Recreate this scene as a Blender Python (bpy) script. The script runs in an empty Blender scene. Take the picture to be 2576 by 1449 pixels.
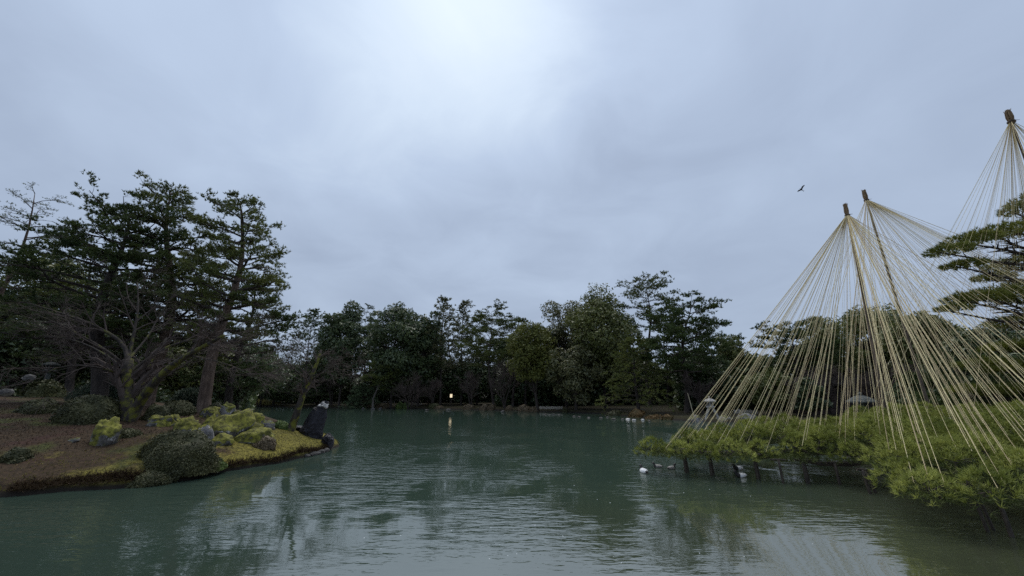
import bpy, bmesh, math
import numpy as np
from mathutils import noise as mnoise, Vector

# ------------------------------------------------------------------ camera
scene = bpy.context.scene
CAM_H, PITCH, LENS = 3.0, math.radians(15.5), 13.5
cam_data = bpy.data.cameras.new("camera")
cam_data.lens = LENS
cam_data.sensor_width = 36.0
cam_data.clip_start = 0.05
cam_data.clip_end = 3000.0
cam = bpy.data.objects.new("camera", cam_data)
scene.collection.objects.link(cam)
cam.location = (0, 0, CAM_H)
cam.rotation_euler = (math.radians(90) + PITCH, 0, 0)
scene.camera = cam

# ------------------------------------------------------------------ world: overcast sky
SUN_ELEV, SUN_AZ = math.radians(64), math.radians(-7)      # azimuth from +Y, negative = left
sun_dir = Vector((math.sin(SUN_AZ) * math.cos(SUN_ELEV), math.cos(SUN_AZ) * math.cos(SUN_ELEV), math.sin(SUN_ELEV)))
world = bpy.data.worlds.new("World")
scene.world = world
world.use_nodes = True
wn, wl = world.node_tree.nodes, world.node_tree.links
wn.clear()
def wnode(t, **k):
    n = wn.new(t)
    for a, b in k.items(): setattr(n, a, b)
    return n
def wmath(op, a, b=None, clamp=False):
    n = wnode('ShaderNodeMath', operation=op, use_clamp=clamp)
    for i, s in enumerate((a, b)):
        if s is None: continue
        if isinstance(s, (int, float)): n.inputs[i].default_value = s
        else: wl.new(s, n.inputs[i])
    return n.outputs[0]
def wramp(fac, stops, interp='LINEAR'):
    n = wnode('ShaderNodeValToRGB')
    n.color_ramp.interpolation = interp
    el = n.color_ramp.elements
    while len(el) > 1: el.remove(el[-1])
    el[0].position, el[0].color = stops[0][0], (*stops[0][1], 1)
    for p, c in stops[1:]:
        e = el.new(p); e.color = (*c, 1)
    wl.new(fac, n.inputs[0])
    return n.outputs[0]
tc = wnode('ShaderNodeTexCoord')
sky_tex = wnode('ShaderNodeTexSky', sky_type='NISHITA', sun_disc=False)
sky_tex.sun_elevation, sky_tex.sun_rotation = SUN_ELEV, SUN_AZ
sky_tex.air_density, sky_tex.dust_density = 1.2, 2.0
bg_sky = wnode('ShaderNodeBackground'); bg_sky.inputs[1].default_value = 0.05
wl.new(sky_tex.outputs[0], bg_sky.inputs[0])
# cloud sheet: direction projected onto a cloud ceiling so that clouds shrink towards the horizon
sep = wnode('ShaderNodeSeparateXYZ'); wl.new(tc.outputs['Generated'], sep.inputs[0])
zc = wmath('ADD', wmath('MAXIMUM', sep.outputs[2], 0.0), 0.22)
comb = wnode('ShaderNodeCombineXYZ')
wl.new(wmath('DIVIDE', sep.outputs[0], zc), comb.inputs[0])
wl.new(wmath('DIVIDE', sep.outputs[1], zc), comb.inputs[1])
def wnoise(scale, detail, rough, dist, off):
    mp = wnode('ShaderNodeMapping'); mp.inputs['Location'].default_value = off
    wl.new(comb.outputs[0], mp.inputs[0])
    n = wnode('ShaderNodeTexNoise'); wl.new(mp.outputs[0], n.inputs['Vector'])
    n.inputs['Scale'].default_value, n.inputs['Detail'].default_value = scale, detail
    n.inputs['Roughness'].default_value, n.inputs['Distortion'].default_value = rough, dist
    return n.outputs[0]
n_big = wnoise(0.75, 3, 0.5, 0.5, (0.3, 1.7, 0))
n_mid = wnoise(2.4, 5, 0.55, 0.5, (4.1, 0.4, 2))
# thin place in the cloud round the sun
dotn = wnode('ShaderNodeVectorMath', operation='DOT_PRODUCT')
wl.new(tc.outputs['Generated'], dotn.inputs[0])
dotn.inputs[1].default_value = Vector((math.sin(math.radians(-10)) * math.cos(math.radians(50)), math.cos(math.radians(-10)) * math.cos(math.radians(50)), math.sin(math.radians(50))))
glow = wmath('POWER', wmath('MAXIMUM', dotn.outputs['Value'], 0.0), 34.0)
wide = wmath('POWER', wmath('MAXIMUM', dotn.outputs['Value'], 0.0), 3.0)
cover = wmath('ADD', wmath('MULTIPLY', wmath('SUBTRACT', n_big, 0.5), 0.75), wmath('MULTIPLY', wmath('SUBTRACT', n_mid, 0.5), 0.46))
val = wmath('ADD', wmath('ADD', wmath('MULTIPLY', glow, 0.55), wmath('MULTIPLY', wide, 0.08)), wmath('ADD', wmath('MULTIPLY', cover, wmath('ADD', wmath('MULTIPLY', wide, 0.85), 0.28)), 0.28))
cloud_col = wramp(val, [(0.0, (.245, .30, .395)), (0.22, (.31, .378, .50)), (0.42, (.39, .473, .61)), (0.62, (.50, .59, .71)), (0.85, (.585, .67, .755)), (1.0, (.64, .715, .775))])
bg_cl = wnode('ShaderNodeBackground')
wl.new(wmath('ADD', wmath('MULTIPLY', wmath('MAXIMUM', sep.outputs[2], 0.0), 0.28), 0.66), bg_cl.inputs[1])   # overcast sky brightens towards the zenith
wl.new(cloud_col, bg_cl.inputs[0])
mixw = wnode('ShaderNodeMixShader'); mixw.inputs[0].default_value = 0.95
wl.new(bg_sky.outputs[0], mixw.inputs[1]); wl.new(bg_cl.outputs[0], mixw.inputs[2])
wout = wnode('ShaderNodeOutputWorld'); wl.new(mixw.outputs[0], wout.inputs[0])

sun_data = bpy.data.lights.new("sun", 'SUN')
sun_data.energy, sun_data.angle, sun_data.color = 1.5, math.radians(50), (1.0, .95, .87)
sun = bpy.data.objects.new("sun", sun_data)
scene.collection.objects.link(sun)
sun.rotation_euler = (-sun_dir).to_track_quat('-Z', 'Y').to_euler()

vs = scene.view_settings
vs.view_transform, vs.look, vs.exposure, vs.gamma = 'Standard', 'None', 0.7, 1.0
vs.use_curve_mapping = False
scene.cycles.use_denoising = False
scene.cycles.max_bounces = 6
scene.cycles.diffuse_bounces = 3
scene.cycles.glossy_bounces = 3
scene.cycles.transmission_bounces = 3
scene.cycles.sample_clamp_indirect = 4.0

# ------------------------------------------------------------------ layout helpers (survey marks measured on a 2576 px wide view)
FPX = LENS / 36.0 * 2576
CP, SP = math.cos(PITCH), math.sin(PITCH)
def ray(px, py):
    u, v = px - 1288.0, 724.5 - py
    f = FPX * CP - v * SP
    return u / f, (v * CP + FPX * SP) / f
def at(px, py, D):
    rx, rz = ray(px, py)
    return np.array([rx * D, D, CAM_H + rz * D])
def gnd(px, py, z=0.0):
    rx, rz = ray(px, py)
    D = (z - CAM_H) / rz
    return np.array([rx * D, D, z])
def mpp(D, z=0.0):                    # metres per survey pixel at depth D
    return (D * CP + (z - CAM_H) * SP) / FPX

rng = np.random.default_rng(11)
def nrm(a): return a / np.maximum(np.linalg.norm(a, axis=-1, keepdims=True), 1e-9)

class MB:
    def __init__(s): s.v, s.f, s.m, s.n = [], [], [], 0
    def add(s, v, f, m=0):
        v = np.asarray(v, float).reshape(-1, 3); f = np.asarray(f, int)
        s.f.append(f + s.n); s.v.append(v); s.n += len(v)
        s.m.append(np.full(len(f), m))
    def build(s, name, mats, parent=None, origin=(0, 0, 0), smooth=False):
        me = bpy.data.meshes.new(name)
        V = np.concatenate(s.v) - np.asarray(origin, float)
        me.vertices.add(len(V)); me.vertices.foreach_set('co', V.astype(np.float32).ravel())
        tot = np.concatenate([np.full(len(f), f.shape[1]) for f in s.f])
        idx = np.concatenate([f.ravel() for f in s.f])
        me.loops.add(len(idx)); me.loops.foreach_set('vertex_index', idx.astype(np.int32))
        me.polygons.add(len(tot))
        me.polygons.foreach_set('loop_start', np.concatenate([[0], np.cumsum(tot)[:-1]]).astype(np.int32))
        me.polygons.foreach_set('material_index', np.concatenate(s.m).astype(np.int32))
        me.polygons.foreach_set('use_smooth', np.full(len(tot), bool(smooth)))
        me.update(calc_edges=True)
        for m in (mats if isinstance(mats, (list, tuple)) else [mats]): me.materials.append(m)
        o = bpy.data.objects.new(name, me)
        scene.collection.objects.link(o)
        if parent is not None: o.parent = parent
        else: o.location = origin
        return o

def tag(o, label=None, cat=None, group=None, kind=None):
    for k, v in (('label', label), ('category', cat), ('group', group), ('kind', kind)):
        if v: o[k] = v
    return o
def root(name, loc, label, cat, group=None):
    o = bpy.data.objects.new(name, None)
    o.empty_display_size = 0.3
    scene.collection.objects.link(o)
    o.location = loc
    return tag(o, label, cat, group)

def tubes(mb, P, R, sides=5, m=0, cap=True):
    P = np.asarray(P, float); R = np.asarray(R, float)
    if P.ndim == 2: P = P[None]
    R = R.reshape(P.shape[:2])
    N, K, _ = P.shape
    T = np.empty_like(P)
    T[:, 1:-1] = P[:, 2:] - P[:, :-2]; T[:, 0] = P[:, 1] - P[:, 0]; T[:, -1] = P[:, -1] - P[:, -2]
    T = nrm(T)
    mean = nrm(P[:, -1] - P[:, 0])
    ref = np.where(np.abs(mean[:, 2:3]) > .8, np.array([[1., .13, 0]]), np.array([[.11, .07, 1.]]))
    A = nrm(np.cross(T, ref[:, None, :])); B = np.cross(T, A)
    ang = np.arange(sides) * 2 * np.pi / sides
    V = P[:, :, None, :] + R[:, :, None, None] * (np.cos(ang)[None, None, :, None] * A[:, :, None, :] + np.sin(ang)[None, None, :, None] * B[:, :, None, :])
    i = (np.arange(N) * K * sides)[:, None, None]
    k = (np.arange(K - 1) * sides)[None, :, None]
    j = np.arange(sides)[None, None, :]; j2 = (j + 1) % sides
    F = np.stack([i + k + j, i + k + j2, i + k + sides + j2, i + k + sides + j], -1).reshape(-1, 4)
    mb.add(V, F, m)
    if cap:
        off = mb.n - N * K * sides
        for e in (0, (K - 1) * sides):
            fan = np.stack([np.zeros(sides - 2, int), np.arange(1, sides - 1), np.arange(2, sides)], -1)
            mb.f.append((off + e + (np.arange(N) * K * sides)[:, None, None] + fan[None]).reshape(-1, 3))
            mb.m.append(np.full(N * (sides - 2), m))

def smooth_line(pts, K):
    pts = np.asarray(pts, float)
    d = np.concatenate([[0], np.cumsum(np.linalg.norm(np.diff(pts, axis=0), axis=1))])
    t = np.linspace(0, d[-1], K)
    out = np.stack([np.interp(t, d, pts[:, c]) for c in range(pts.shape[1])], 1)
    for _ in range(2):
        out[1:-1] = .25 * out[:-2] + .5 * out[1:-1] + .25 * out[2:]
    return out

def grow(P, R, n, t0, t1, L, ang, K=5, wob=.12, up=0.0, flat=1.0, rscale=.6, rmin=.004, taper=.25, lsd=.3):
    N, KP, _ = P.shape
    t = rng.uniform(t0, t1, (N, n)) * (KP - 1)
    i = np.clip(t.astype(int), 0, KP - 2); fr = (t - i)[..., None]
    ar = np.arange(N)[:, None]
    p0 = P[ar, i] * (1 - fr) + P[ar, i + 1] * fr
    r0 = R[ar, i] * (1 - fr[..., 0]) + R[ar, i + 1] * fr[..., 0]
    tan = nrm(P[ar, i + 1] - P[ar, i])
    rv = rng.normal(size=tan.shape); perp = nrm(rv - (rv * tan).sum(-1, keepdims=True) * tan)
    a = ang * rng.uniform(.7, 1.3, (N, n, 1))
    d = np.cos(a) * tan + np.sin(a) * perp
    d[..., 2] = d[..., 2] * flat + up
    d = nrm(d).reshape(-1, 3)
    L = np.broadcast_to(np.asarray(L, float).reshape(-1, 1) if np.ndim(L) else np.full((N, 1), L), (N, n)).reshape(-1)
    Ls = L * rng.uniform(1 - lsd, 1 + lsd, len(L)) * (1.1 - .45 * (t / (KP - 1)).reshape(-1))
    C = np.empty((len(d), K, 3)); C[:, 0] = p0.reshape(-1, 3)
    cur = d.copy()
    for k in range(1, K):
        C[:, k] = C[:, k - 1] + cur * (Ls / (K - 1))[:, None]
        cur = nrm(cur + rng.normal(size=cur.shape) * wob * np.array([1, 1, flat]) + np.array([0, 0, up * .25]))
    rb = np.maximum(r0.reshape(-1) * rscale, rmin)
    RR = rb[:, None] * np.linspace(1, taper, K)[None]
    return C, np.maximum(RR, rmin * .6)

def blades(mb, C, axis, nb, ln, wd, spread, m=0):
    N = len(C)
    if N == 0: return
    ax = nrm(np.asarray(axis, float)) if np.ndim(axis) == 2 else np.broadcast_to(np.asarray(axis, float), (N, 3))
    d = nrm(ax[:, None, :] + spread * rng.normal(size=(N, nb, 3)))
    p = nrm(np.cross(d, rng.normal(size=d.shape)))
    l = ln * rng.uniform(.65, 1.2, (N, nb, 1))
    c = C[:, None, :]
    V = np.stack([c - p * wd * .5 + d * l * .06, c + p * wd * .5 + d * l * .06, c + d * l], 2).reshape(-1, 3)
    mb.add(V, np.arange(N * nb * 3).reshape(-1, 3), m)

def leaves(mb, C, nor, size, jitter=.7, m=0, aspect=.6, tri=False):
    N = len(C)
    n = nrm(nor + jitter * rng.normal(size=(N, 3)))
    a = nrm(np.cross(n, rng.normal(size=(N, 3)))); b = np.cross(n, a)
    s = size * rng.uniform(.6, 1.3, (N, 1))
    if tri:                                                  # far foliage: one pointed face per leaf spray
        s = s * 1.22
        V = np.stack([C - a * s * .8 - b * s * aspect * .8, C - a * s * .7 + b * s * aspect * .8, C + a * s], 1).reshape(-1, 3)
        mb.add(V, np.arange(N * 3).reshape(-1, 3), m)
        return
    V = np.stack([C - a * s, C + b * s * aspect - a * s * .1, C + a * s, C - b * s * aspect + a * s * .1], 1).reshape(-1, 3)
    mb.add(V, np.arange(N * 4).reshape(-1, 4), m)

# ------------------------------------------------------------------ materials
def mat(name):
    m = bpy.data.materials.new(name); m.use_nodes = True
    nt = m.node_tree; nt.nodes.clear()
    return m, nt.nodes, nt.links
def N_(n, t, **k):
    x = n.new(t)
    for a, b in k.items(): setattr(x, a, b)
    return x
def mixcol(n, l, fac, a, b, mode='MIX'):
    x = N_(n, 'ShaderNodeMix', data_type='RGBA', blend_type=mode)
    for i, s in ((0, fac), (6, a), (7, b)):
        if hasattr(s, 'is_linked'): l.new(s, x.inputs[i])
        else: x.inputs[i].default_value = s if i == 0 else (*s, 1)
    return x.outputs[2]
def noisef(n, l, scale, detail=3, rough=.55, vec=None, stretch=None):
    t = N_(n, 'ShaderNodeTexNoise')
    t.inputs['Scale'].default_value, t.inputs['Detail'].default_value, t.inputs['Roughness'].default_value = scale, detail, rough
    if vec is None:
        g = N_(n, 'ShaderNodeNewGeometry'); vec = g.outputs['Position']
    if stretch:
        mp = N_(n, 'ShaderNodeMapping'); mp.inputs['Scale'].default_value = stretch
        l.new(vec, mp.inputs[0]); vec = mp.outputs[0]
    l.new(vec, t.inputs['Vector'])
    return t.outputs[0]
def rampf(n, l, fac, a, b):
    r = N_(n, 'ShaderNodeMapRange'); r.interpolation_type = 'SMOOTHSTEP'
    r.inputs[1].default_value, r.inputs[2].default_value = a, b
    l.new(fac, r.inputs[0])
    return r.outputs[0]

def leaf_mat(name, c1, c2, c3=None, trans=.25, rough=.6, spec=.3, nscale=.8):
    m, n, l = mat(name)
    g = N_(n, 'ShaderNodeNewGeometry')
    c = mixcol(n, l, g.outputs['Random Per Island'], c1, c2)
    nz = rampf(n, l, noisef(n, l, nscale, 3), .38, .66)
    c = mixcol(n, l, nz, c, mixcol(n, l, g.outputs['Random Per Island'], c3 or tuple(x * .6 for x in c1), c1))
    p = N_(n, 'ShaderNodeBsdfPrincipled')
    p.inputs['Roughness'].default_value = rough
    p.inputs['Specular IOR Level'].default_value = spec
    l.new(c, p.inputs['Base Color'])
    out = N_(n, 'ShaderNodeOutputMaterial')
    if trans:
        t = N_(n, 'ShaderNodeBsdfTranslucent'); l.new(c, t.inputs[0])
        mx = N_(n, 'ShaderNodeMixShader'); mx.inputs[0].default_value = trans
        l.new(p.outputs[0], mx.inputs[1]); l.new(t.outputs[0], mx.inputs[2]); l.new(mx.outputs[0], out.inputs[0])
    else: l.new(p.outputs[0], out.inputs[0])
    return m

def bark_mat(name, c1, c2, scale=6, moss=None, mossamt=.5, rough=.85, stretch=(1, 1, .25)):
    m, n, l = mat(name)
    f = rampf(n, l, noisef(n, l, scale, 5, .65, stretch=stretch), .3, .7)
    c = mixcol(n, l, f, c1, c2)
    if moss:
        f2 = rampf(n, l, noisef(n, l, 2.2, 4, .6), .62 - mossamt * .4, .78 - mossamt * .4)
        c = mixcol(n, l, f2, c, mixcol(n, l, noisef(n, l, 25, 3), tuple(x * .55 for x in moss), moss))
    p = N_(n, 'ShaderNodeBsdfPrincipled'); p.inputs['Roughness'].default_value = rough
    p.inputs['Specular IOR Level'].default_value = .3
    l.new(c, p.inputs['Base Color'])
    b = N_(n, 'ShaderNodeBump'); b.inputs['Strength'].default_value = .7; b.inputs['Distance'].default_value = .03
    l.new(f, b.inputs['Height']); l.new(b.outputs[0], p.inputs['Normal'])
    o = N_(n, 'ShaderNodeOutputMaterial'); l.new(p.outputs[0], o.inputs[0])
    return m

def rock_mat(name, c1, c2, moss=None, cover=.5, scale=3.0, rough=.8, pale=None, spec=.4):
    m, n, l = mat(name)
    g = N_(n, 'ShaderNodeNewGeometry')
    f = rampf(n, l, noisef(n, l, scale, 6, .7), .32, .68)
    c = mixcol(n, l, f, c1, c2)
    if pale:
        f3 = rampf(n, l, noisef(n, l, scale * 1.7, 5, .7, stretch=(1, 1, .6)), .56, .64)
        c = mixcol(n, l, f3, c, pale)
    p = N_(n, 'ShaderNodeBsdfPrincipled'); p.inputs['Roughness'].default_value = rough
    p.inputs['Specular IOR Level'].default_value = spec
    hb = f
    if moss:
        s = N_(n, 'ShaderNodeSeparateXYZ'); l.new(g.outputs['Normal'], s.inputs[0])
        a = N_(n, 'ShaderNodeMath', operation='MULTIPLY_ADD'); l.new(noisef(n, l, 2.6, 5, .6), a.inputs[0])
        a.inputs[1].default_value = 1.9; a.inputs[2].default_value = -.95 + (cover - .5) * 2.0
        a2 = N_(n, 'ShaderNodeMath', operation='ADD'); l.new(a.outputs[0], a2.inputs[0]); l.new(s.outputs[2], a2.inputs[1])
        fm = rampf(n, l, a2.outputs[0], .12, .42)
        mf = noisef(n, l, 5, 6, .75)
        mc = mixcol(n, l, rampf(n, l, mf, .34, .68), tuple(x * .14 for x in moss), moss)
        c = mixcol(n, l, fm, c, mc)
        hb = mf
    l.new(c, p.inputs['Base Color'])
    b = N_(n, 'ShaderNodeBump'); b.inputs['Strength'].default_value = .8; b.inputs['Distance'].default_value = .05
    l.new(hb, b.inputs['Height']); l.new(b.outputs[0], p.inputs['Normal'])
    o = N_(n, 'ShaderNodeOutputMaterial'); l.new(p.outputs[0], o.inputs[0])
    return m

def plain_mat(name, c, rough=.7, c2=None, scale=8, emit=None, spec=.4):
    m, n, l = mat(name)
    p = N_(n, 'ShaderNodeBsdfPrincipled'); p.inputs['Roughness'].default_value = rough
    p.inputs['Specular IOR Level'].default_value = spec
    if c2: l.new(mixcol(n, l, noisef(n, l, scale, 4), c, c2), p.inputs['Base Color'])
    else: p.inputs['Base Color'].default_value = (*c, 1)
    if emit:
        p.inputs['Emission Color'].default_value = (*emit[0], 1); p.inputs['Emission Strength'].default_value = emit[1]
    o = N_(n, 'ShaderNodeOutputMaterial'); l.new(p.outputs[0], o.inputs[0])
    return m

M = {}
M['pine_far'] = leaf_mat('pine_far', (0.074, 0.095, 0.024), (0.128, 0.148, 0.036), (0.046, 0.069, 0.024))
M['pine_isl'] = leaf_mat('pine_island', (0.085, 0.108, 0.027), (0.150, 0.165, 0.039), (0.055, 0.078, 0.027), nscale=.6)
M['pine_dark'] = leaf_mat('pine_dark', (0.045, 0.072, 0.021), (0.084, 0.111, 0.030), (0.034, 0.058, 0.021))
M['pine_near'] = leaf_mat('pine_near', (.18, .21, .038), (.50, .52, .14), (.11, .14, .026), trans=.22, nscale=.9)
M['pine_shade'] = leaf_mat('pine_shade_needles', (.05, .07, .018), (.12, .145, .034), (.035, .05, .014), trans=.2, nscale=.9)  # dark copy of the near needles, gap shade put into the colour
M['pine_right'] = leaf_mat('pine_right', (0.119, 0.143, 0.024), (0.229, 0.235, 0.040), (0.079, 0.101, 0.022), trans=.2)
M['broad_dark'] = leaf_mat('broadleaf_dark', (0.053, 0.081, 0.032), (0.109, 0.139, 0.049), (0.040, 0.062, 0.030), spec=.45, rough=.45)
M['broad_olive'] = leaf_mat('broadleaf_olive', (0.094, 0.112, 0.030), (0.160, 0.171, 0.044), (0.065, 0.081, 0.024), spec=.4, rough=.5)
M['broad_grey'] = leaf_mat('broadleaf_grey', (0.096, 0.104, 0.045), (0.182, 0.174, 0.072), (0.063, 0.078, 0.036), spec=.45, rough=.45)
M['broad_yellow'] = leaf_mat('broadleaf_yellow', (0.101, 0.114, 0.023), (0.155, 0.160, 0.032), (0.065, 0.080, 0.020))
M['conifer_blue'] = leaf_mat('conifer_blue', (0.063, 0.095, 0.048), (0.107, 0.148, 0.066), (0.046, 0.069, 0.036))
M['conifer_green'] = leaf_mat('conifer_green', (0.096, 0.118, 0.031), (0.160, 0.174, 0.043), (0.063, 0.083, 0.027))
M['brown_twig'] = bark_mat('brown_twig', (.046, .035, .031), (.088, .067, .058), scale=2)
M['bark_dark'] = bark_mat('bark_dark', (.022, .018, .016), (.06, .048, .04))
M['bark_red'] = bark_mat('bark_red', (.06, .04, .03), (.15, .105, .08), scale=8)
M['bark_grey'] = bark_mat('bark_grey', (.07, .062, .055), (.17, .15, .135), scale=8)
M['bark_moss'] = bark_mat('bark_moss', (.02, .017, .015), (.055, .045, .038), moss=(.15, .15, .022), mossamt=.42)
M['bark_moss2'] = bark_mat('bark_moss_thin', (.02, .016, .014), (.046, .037, .031), moss=(.11, .11, .022), mossamt=.22)
M['wet_wood'] = bark_mat('wet_wood', (.018, .015, .013), (.075, .06, .048), scale=10, rough=.5)
M['bush_dark'] = leaf_mat('bush_dark', (0.045, 0.049, 0.019), (0.080, 0.080, 0.030), (0.032, 0.035, 0.015), trans=.1)
M['bush_brown'] = leaf_mat('bush_brown', (0.111, 0.083, 0.049), (0.179, 0.133, 0.078), (0.081, 0.066, 0.040), trans=.1)
M['bush_green'] = leaf_mat('bush_green', (0.083, 0.128, 0.031), (0.135, 0.188, 0.042), (0.060, 0.090, 0.025), trans=.1)
M['bush_rust'] = leaf_mat('bush_rust', (0.105, 0.068, 0.025), (0.168, 0.096, 0.031), (0.063, 0.068, 0.025), trans=.1)
M['bush_blue'] = leaf_mat('bush_blue', (0.050, 0.075, 0.048), (0.088, 0.116, 0.075), (0.037, 0.053, 0.035), trans=.1)
M['reed'] = leaf_mat('reed', (.24, .22, .08), (.36, .32, .12), (.14, .14, .05), trans=.2)
M['straw'] = bark_mat('straw', (.16, .105, .06), (.34, .24, .14), scale=30, stretch=(1, 1, .1))
M['rope'] = bark_mat('rope', (.52, .43, .23), (.76, .66, .38), scale=14, stretch=(1, 1, .3))
M['rope_b'] = bark_mat('rope_brown', (.4, .315, .18), (.62, .50, .30), scale=14, stretch=(1, 1, .3))
M['pole'] = bark_mat('pole', (.07, .055, .045), (.2, .155, .115), scale=12, stretch=(1, 1, .15))
M['bamboo'] = bark_mat('bamboo', (.3, .27, .19), (.42, .38, .28), scale=6)
M['rock_moss'] = rock_mat('rock_moss', (.05, .048, .045), (.19, .18, .17), moss=(.22, .215, .026), cover=.62, pale=(.42, .41, .4))
M['rock_grey'] = rock_mat('rock_grey', (.09, .085, .085), (.27, .26, .26), moss=(.13, .14, .02), cover=.3)
M['rock_cap'] = rock_mat('rock_cap', (.16, .15, .155), (.34, .33, .34), moss=(.19, .2, .022), cover=.5)
M['rock_black'] = rock_mat('rock_black', (.004, .004, .008), (.014, .013, .02), rough=.5, scale=2.4, spec=.35)
M['rock_pale'] = rock_mat('rock_pale', (.34, .33, .33), (.66, .65, .64), scale=5)
M['stone_lantern'] = rock_mat('stone_lantern', (.2, .19, .18), (.42, .41, .39), scale=6)
M['stone_green'] = rock_mat('stone_green', (.035, .042, .038), (.085, .096, .09), scale=5)
M['pebble'] = rock_mat('pebble', (.03, .028, .027), (.12, .114, .108), scale=6)
M['fence'] = plain_mat('fence_pale', (.62, .58, .5), c2=(.4, .37, .32))

# ------------------------------------------------------------------ terrain
def seg_dist(X, Y, poly):
    d = np.full(X.shape, 1e9); inside = np.zeros(X.shape, bool)
    n = len(poly)
    for i in range(n):
        x0, y0 = poly[i]; x1, y1 = poly[(i + 1) % n]
        dx, dy = x1 - x0, y1 - y0
        t = np.clip(((X - x0) * dx + (Y - y0) * dy) / (dx * dx + dy * dy + 1e-12), 0, 1)
        d = np.minimum(d, np.hypot(X - x0 - t * dx, Y - y0 - t * dy))
        c = ((y0 > Y) != (y1 > Y)) & (X < (x1 - x0) * (Y - y0) / (y1 - y0 + 1e-12) + x0)
        inside ^= c
    return np.where(inside, d, -d)
def vnoise(X, Y, s, seed=0):
    # smooth value noise, vectorised
    r = np.random.default_rng(seed); tab = r.uniform(-1, 1, (256, 256))
    x, y = X / s + 1000, Y / s + 1000
    xi, yi = np.floor(x).astype(int), np.floor(y).astype(int)
    fx, fy = x - xi, y - yi
    fx, fy = fx * fx * (3 - 2 * fx), fy * fy * (3 - 2 * fy)
    g = lambda a, b: tab[a % 256, b % 256]
    return (g(xi, yi) * (1 - fx) + g(xi + 1, yi) * fx) * (1 - fy) + (g(xi, yi + 1) * (1 - fx) + g(xi + 1, yi + 1) * fx) * fy

def vnoise3(P, seed=0):
    r = np.random.default_rng(seed); tab = r.uniform(-1, 1, 4096)
    q = np.asarray(P, float) + 500.0; i = np.floor(q).astype(int); f = q - i; f = f * f * (3 - 2 * f)
    out = 0
    for dx in (0, 1):
        for dy in (0, 1):
            for dz in (0, 1):
                h = ((i[:, 0] + dx) * 73856093 ^ (i[:, 1] + dy) * 19349663 ^ (i[:, 2] + dz) * 83492791) & 4095
                w = np.where(dx, f[:, 0], 1 - f[:, 0]) * np.where(dy, f[:, 1], 1 - f[:, 1]) * np.where(dz, f[:, 2], 1 - f[:, 2])
                out = out + tab[h] * w
    return out

front = [gnd(x, y)[:2] for x, y in ((0, 1252), (90, 1243), (170, 1234), (240, 1231), (310, 1228), (390, 1217), (470, 1206), (530, 1193), (570, 1186), (640, 1175), (700, 1166), (745, 1155), (780, 1146), (810, 1138), (832, 1130))]
ISL = [(-90, 3), (-45, 6), (-24, 9.5)] + [tuple(p) for p in front] + [(-10.3, 24.8), (-11.2, 26.3), (-13.2, 28.6), (-16.5, 32), (-21, 38), (-30, 50), (-48, 64), (-90, 70)]
FAR = [(-400, 118), (-140, 116), (-72, 106), (-48, 98), (-26, 91), (-12, 84), (0, 77.5), (8, 71), (14, 65.5), (17, 57), (19.5, 49), (24, 45.5), (34, 44), (44, 42), (33, 36), (25, 29.5), (19, 24), (17, 20.5), (17, 17.5), (21, 14), (40, 11), (90, 8), (400, 5), (400, 900), (-400, 900)]
NEAR = [(-90, -40), (-40, -6), (-8, -1.2), (8, -1.2), (40, -4), (90, -40)]
def terrain(X, Y):
    X = np.asarray(X, float); Y = np.asarray(Y, float)
    wob = .25 * vnoise(X, Y, 1.3, 1) + .12 * vnoise(X, Y, .5, 2)
    a = seg_dist(X, Y, ISL); a1 = a + wob * .45
    hi = np.where(a1 > 0, .16 + .14 * np.clip(a1 / .35, 0, 1) + 1.42 * (1 - np.exp(-np.maximum(a1, 0) / 4.0)) + .055 * np.clip(a1, 0, 26), np.maximum(a1 * 1.2, -1.3))
    hi = np.where(a1 > 0, hi + .07 * vnoise(X, Y, 1.7, 3) + .035 * vnoise(X, Y, .45, 4), hi)
    b = seg_dist(X, Y, FAR) + wob * 1.2
    hf = np.where(b > 0, .24 + .1 * np.clip(b / .5, 0, 1) + .018 * np.clip(b, 0, 300) + .06 * vnoise(X, Y, 2.6, 5), np.maximum(b * 1.0, -1.3))
    c = seg_dist(X, Y, NEAR)
    hn = np.where(c > 0, .3 + 1.1 * np.clip(c / 1.0, 0, 1), np.maximum(c, -1.3))
    return np.maximum(np.maximum(hi, hf), hn)
def H(x, y): return float(terrain(np.array([x]), np.array([y]))[0])

def grid_mesh(name, xs, ys, zfun, material, smooth=True):
    X, Y = np.meshgrid(xs, ys)
    Z = zfun(X, Y)
    nx, ny = len(xs), len(ys)
    V = np.stack([X, Y, Z], -1).reshape(-1, 3)
    i = np.arange(ny - 1)[:, None] * nx + np.arange(nx - 1)[None]
    F = np.stack([i, i + 1, i + nx + 1, i + nx], -1).reshape(-1, 4)
    mb = MB(); mb.add(V, F)
    return mb.build(name, material, smooth=smooth)

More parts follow.
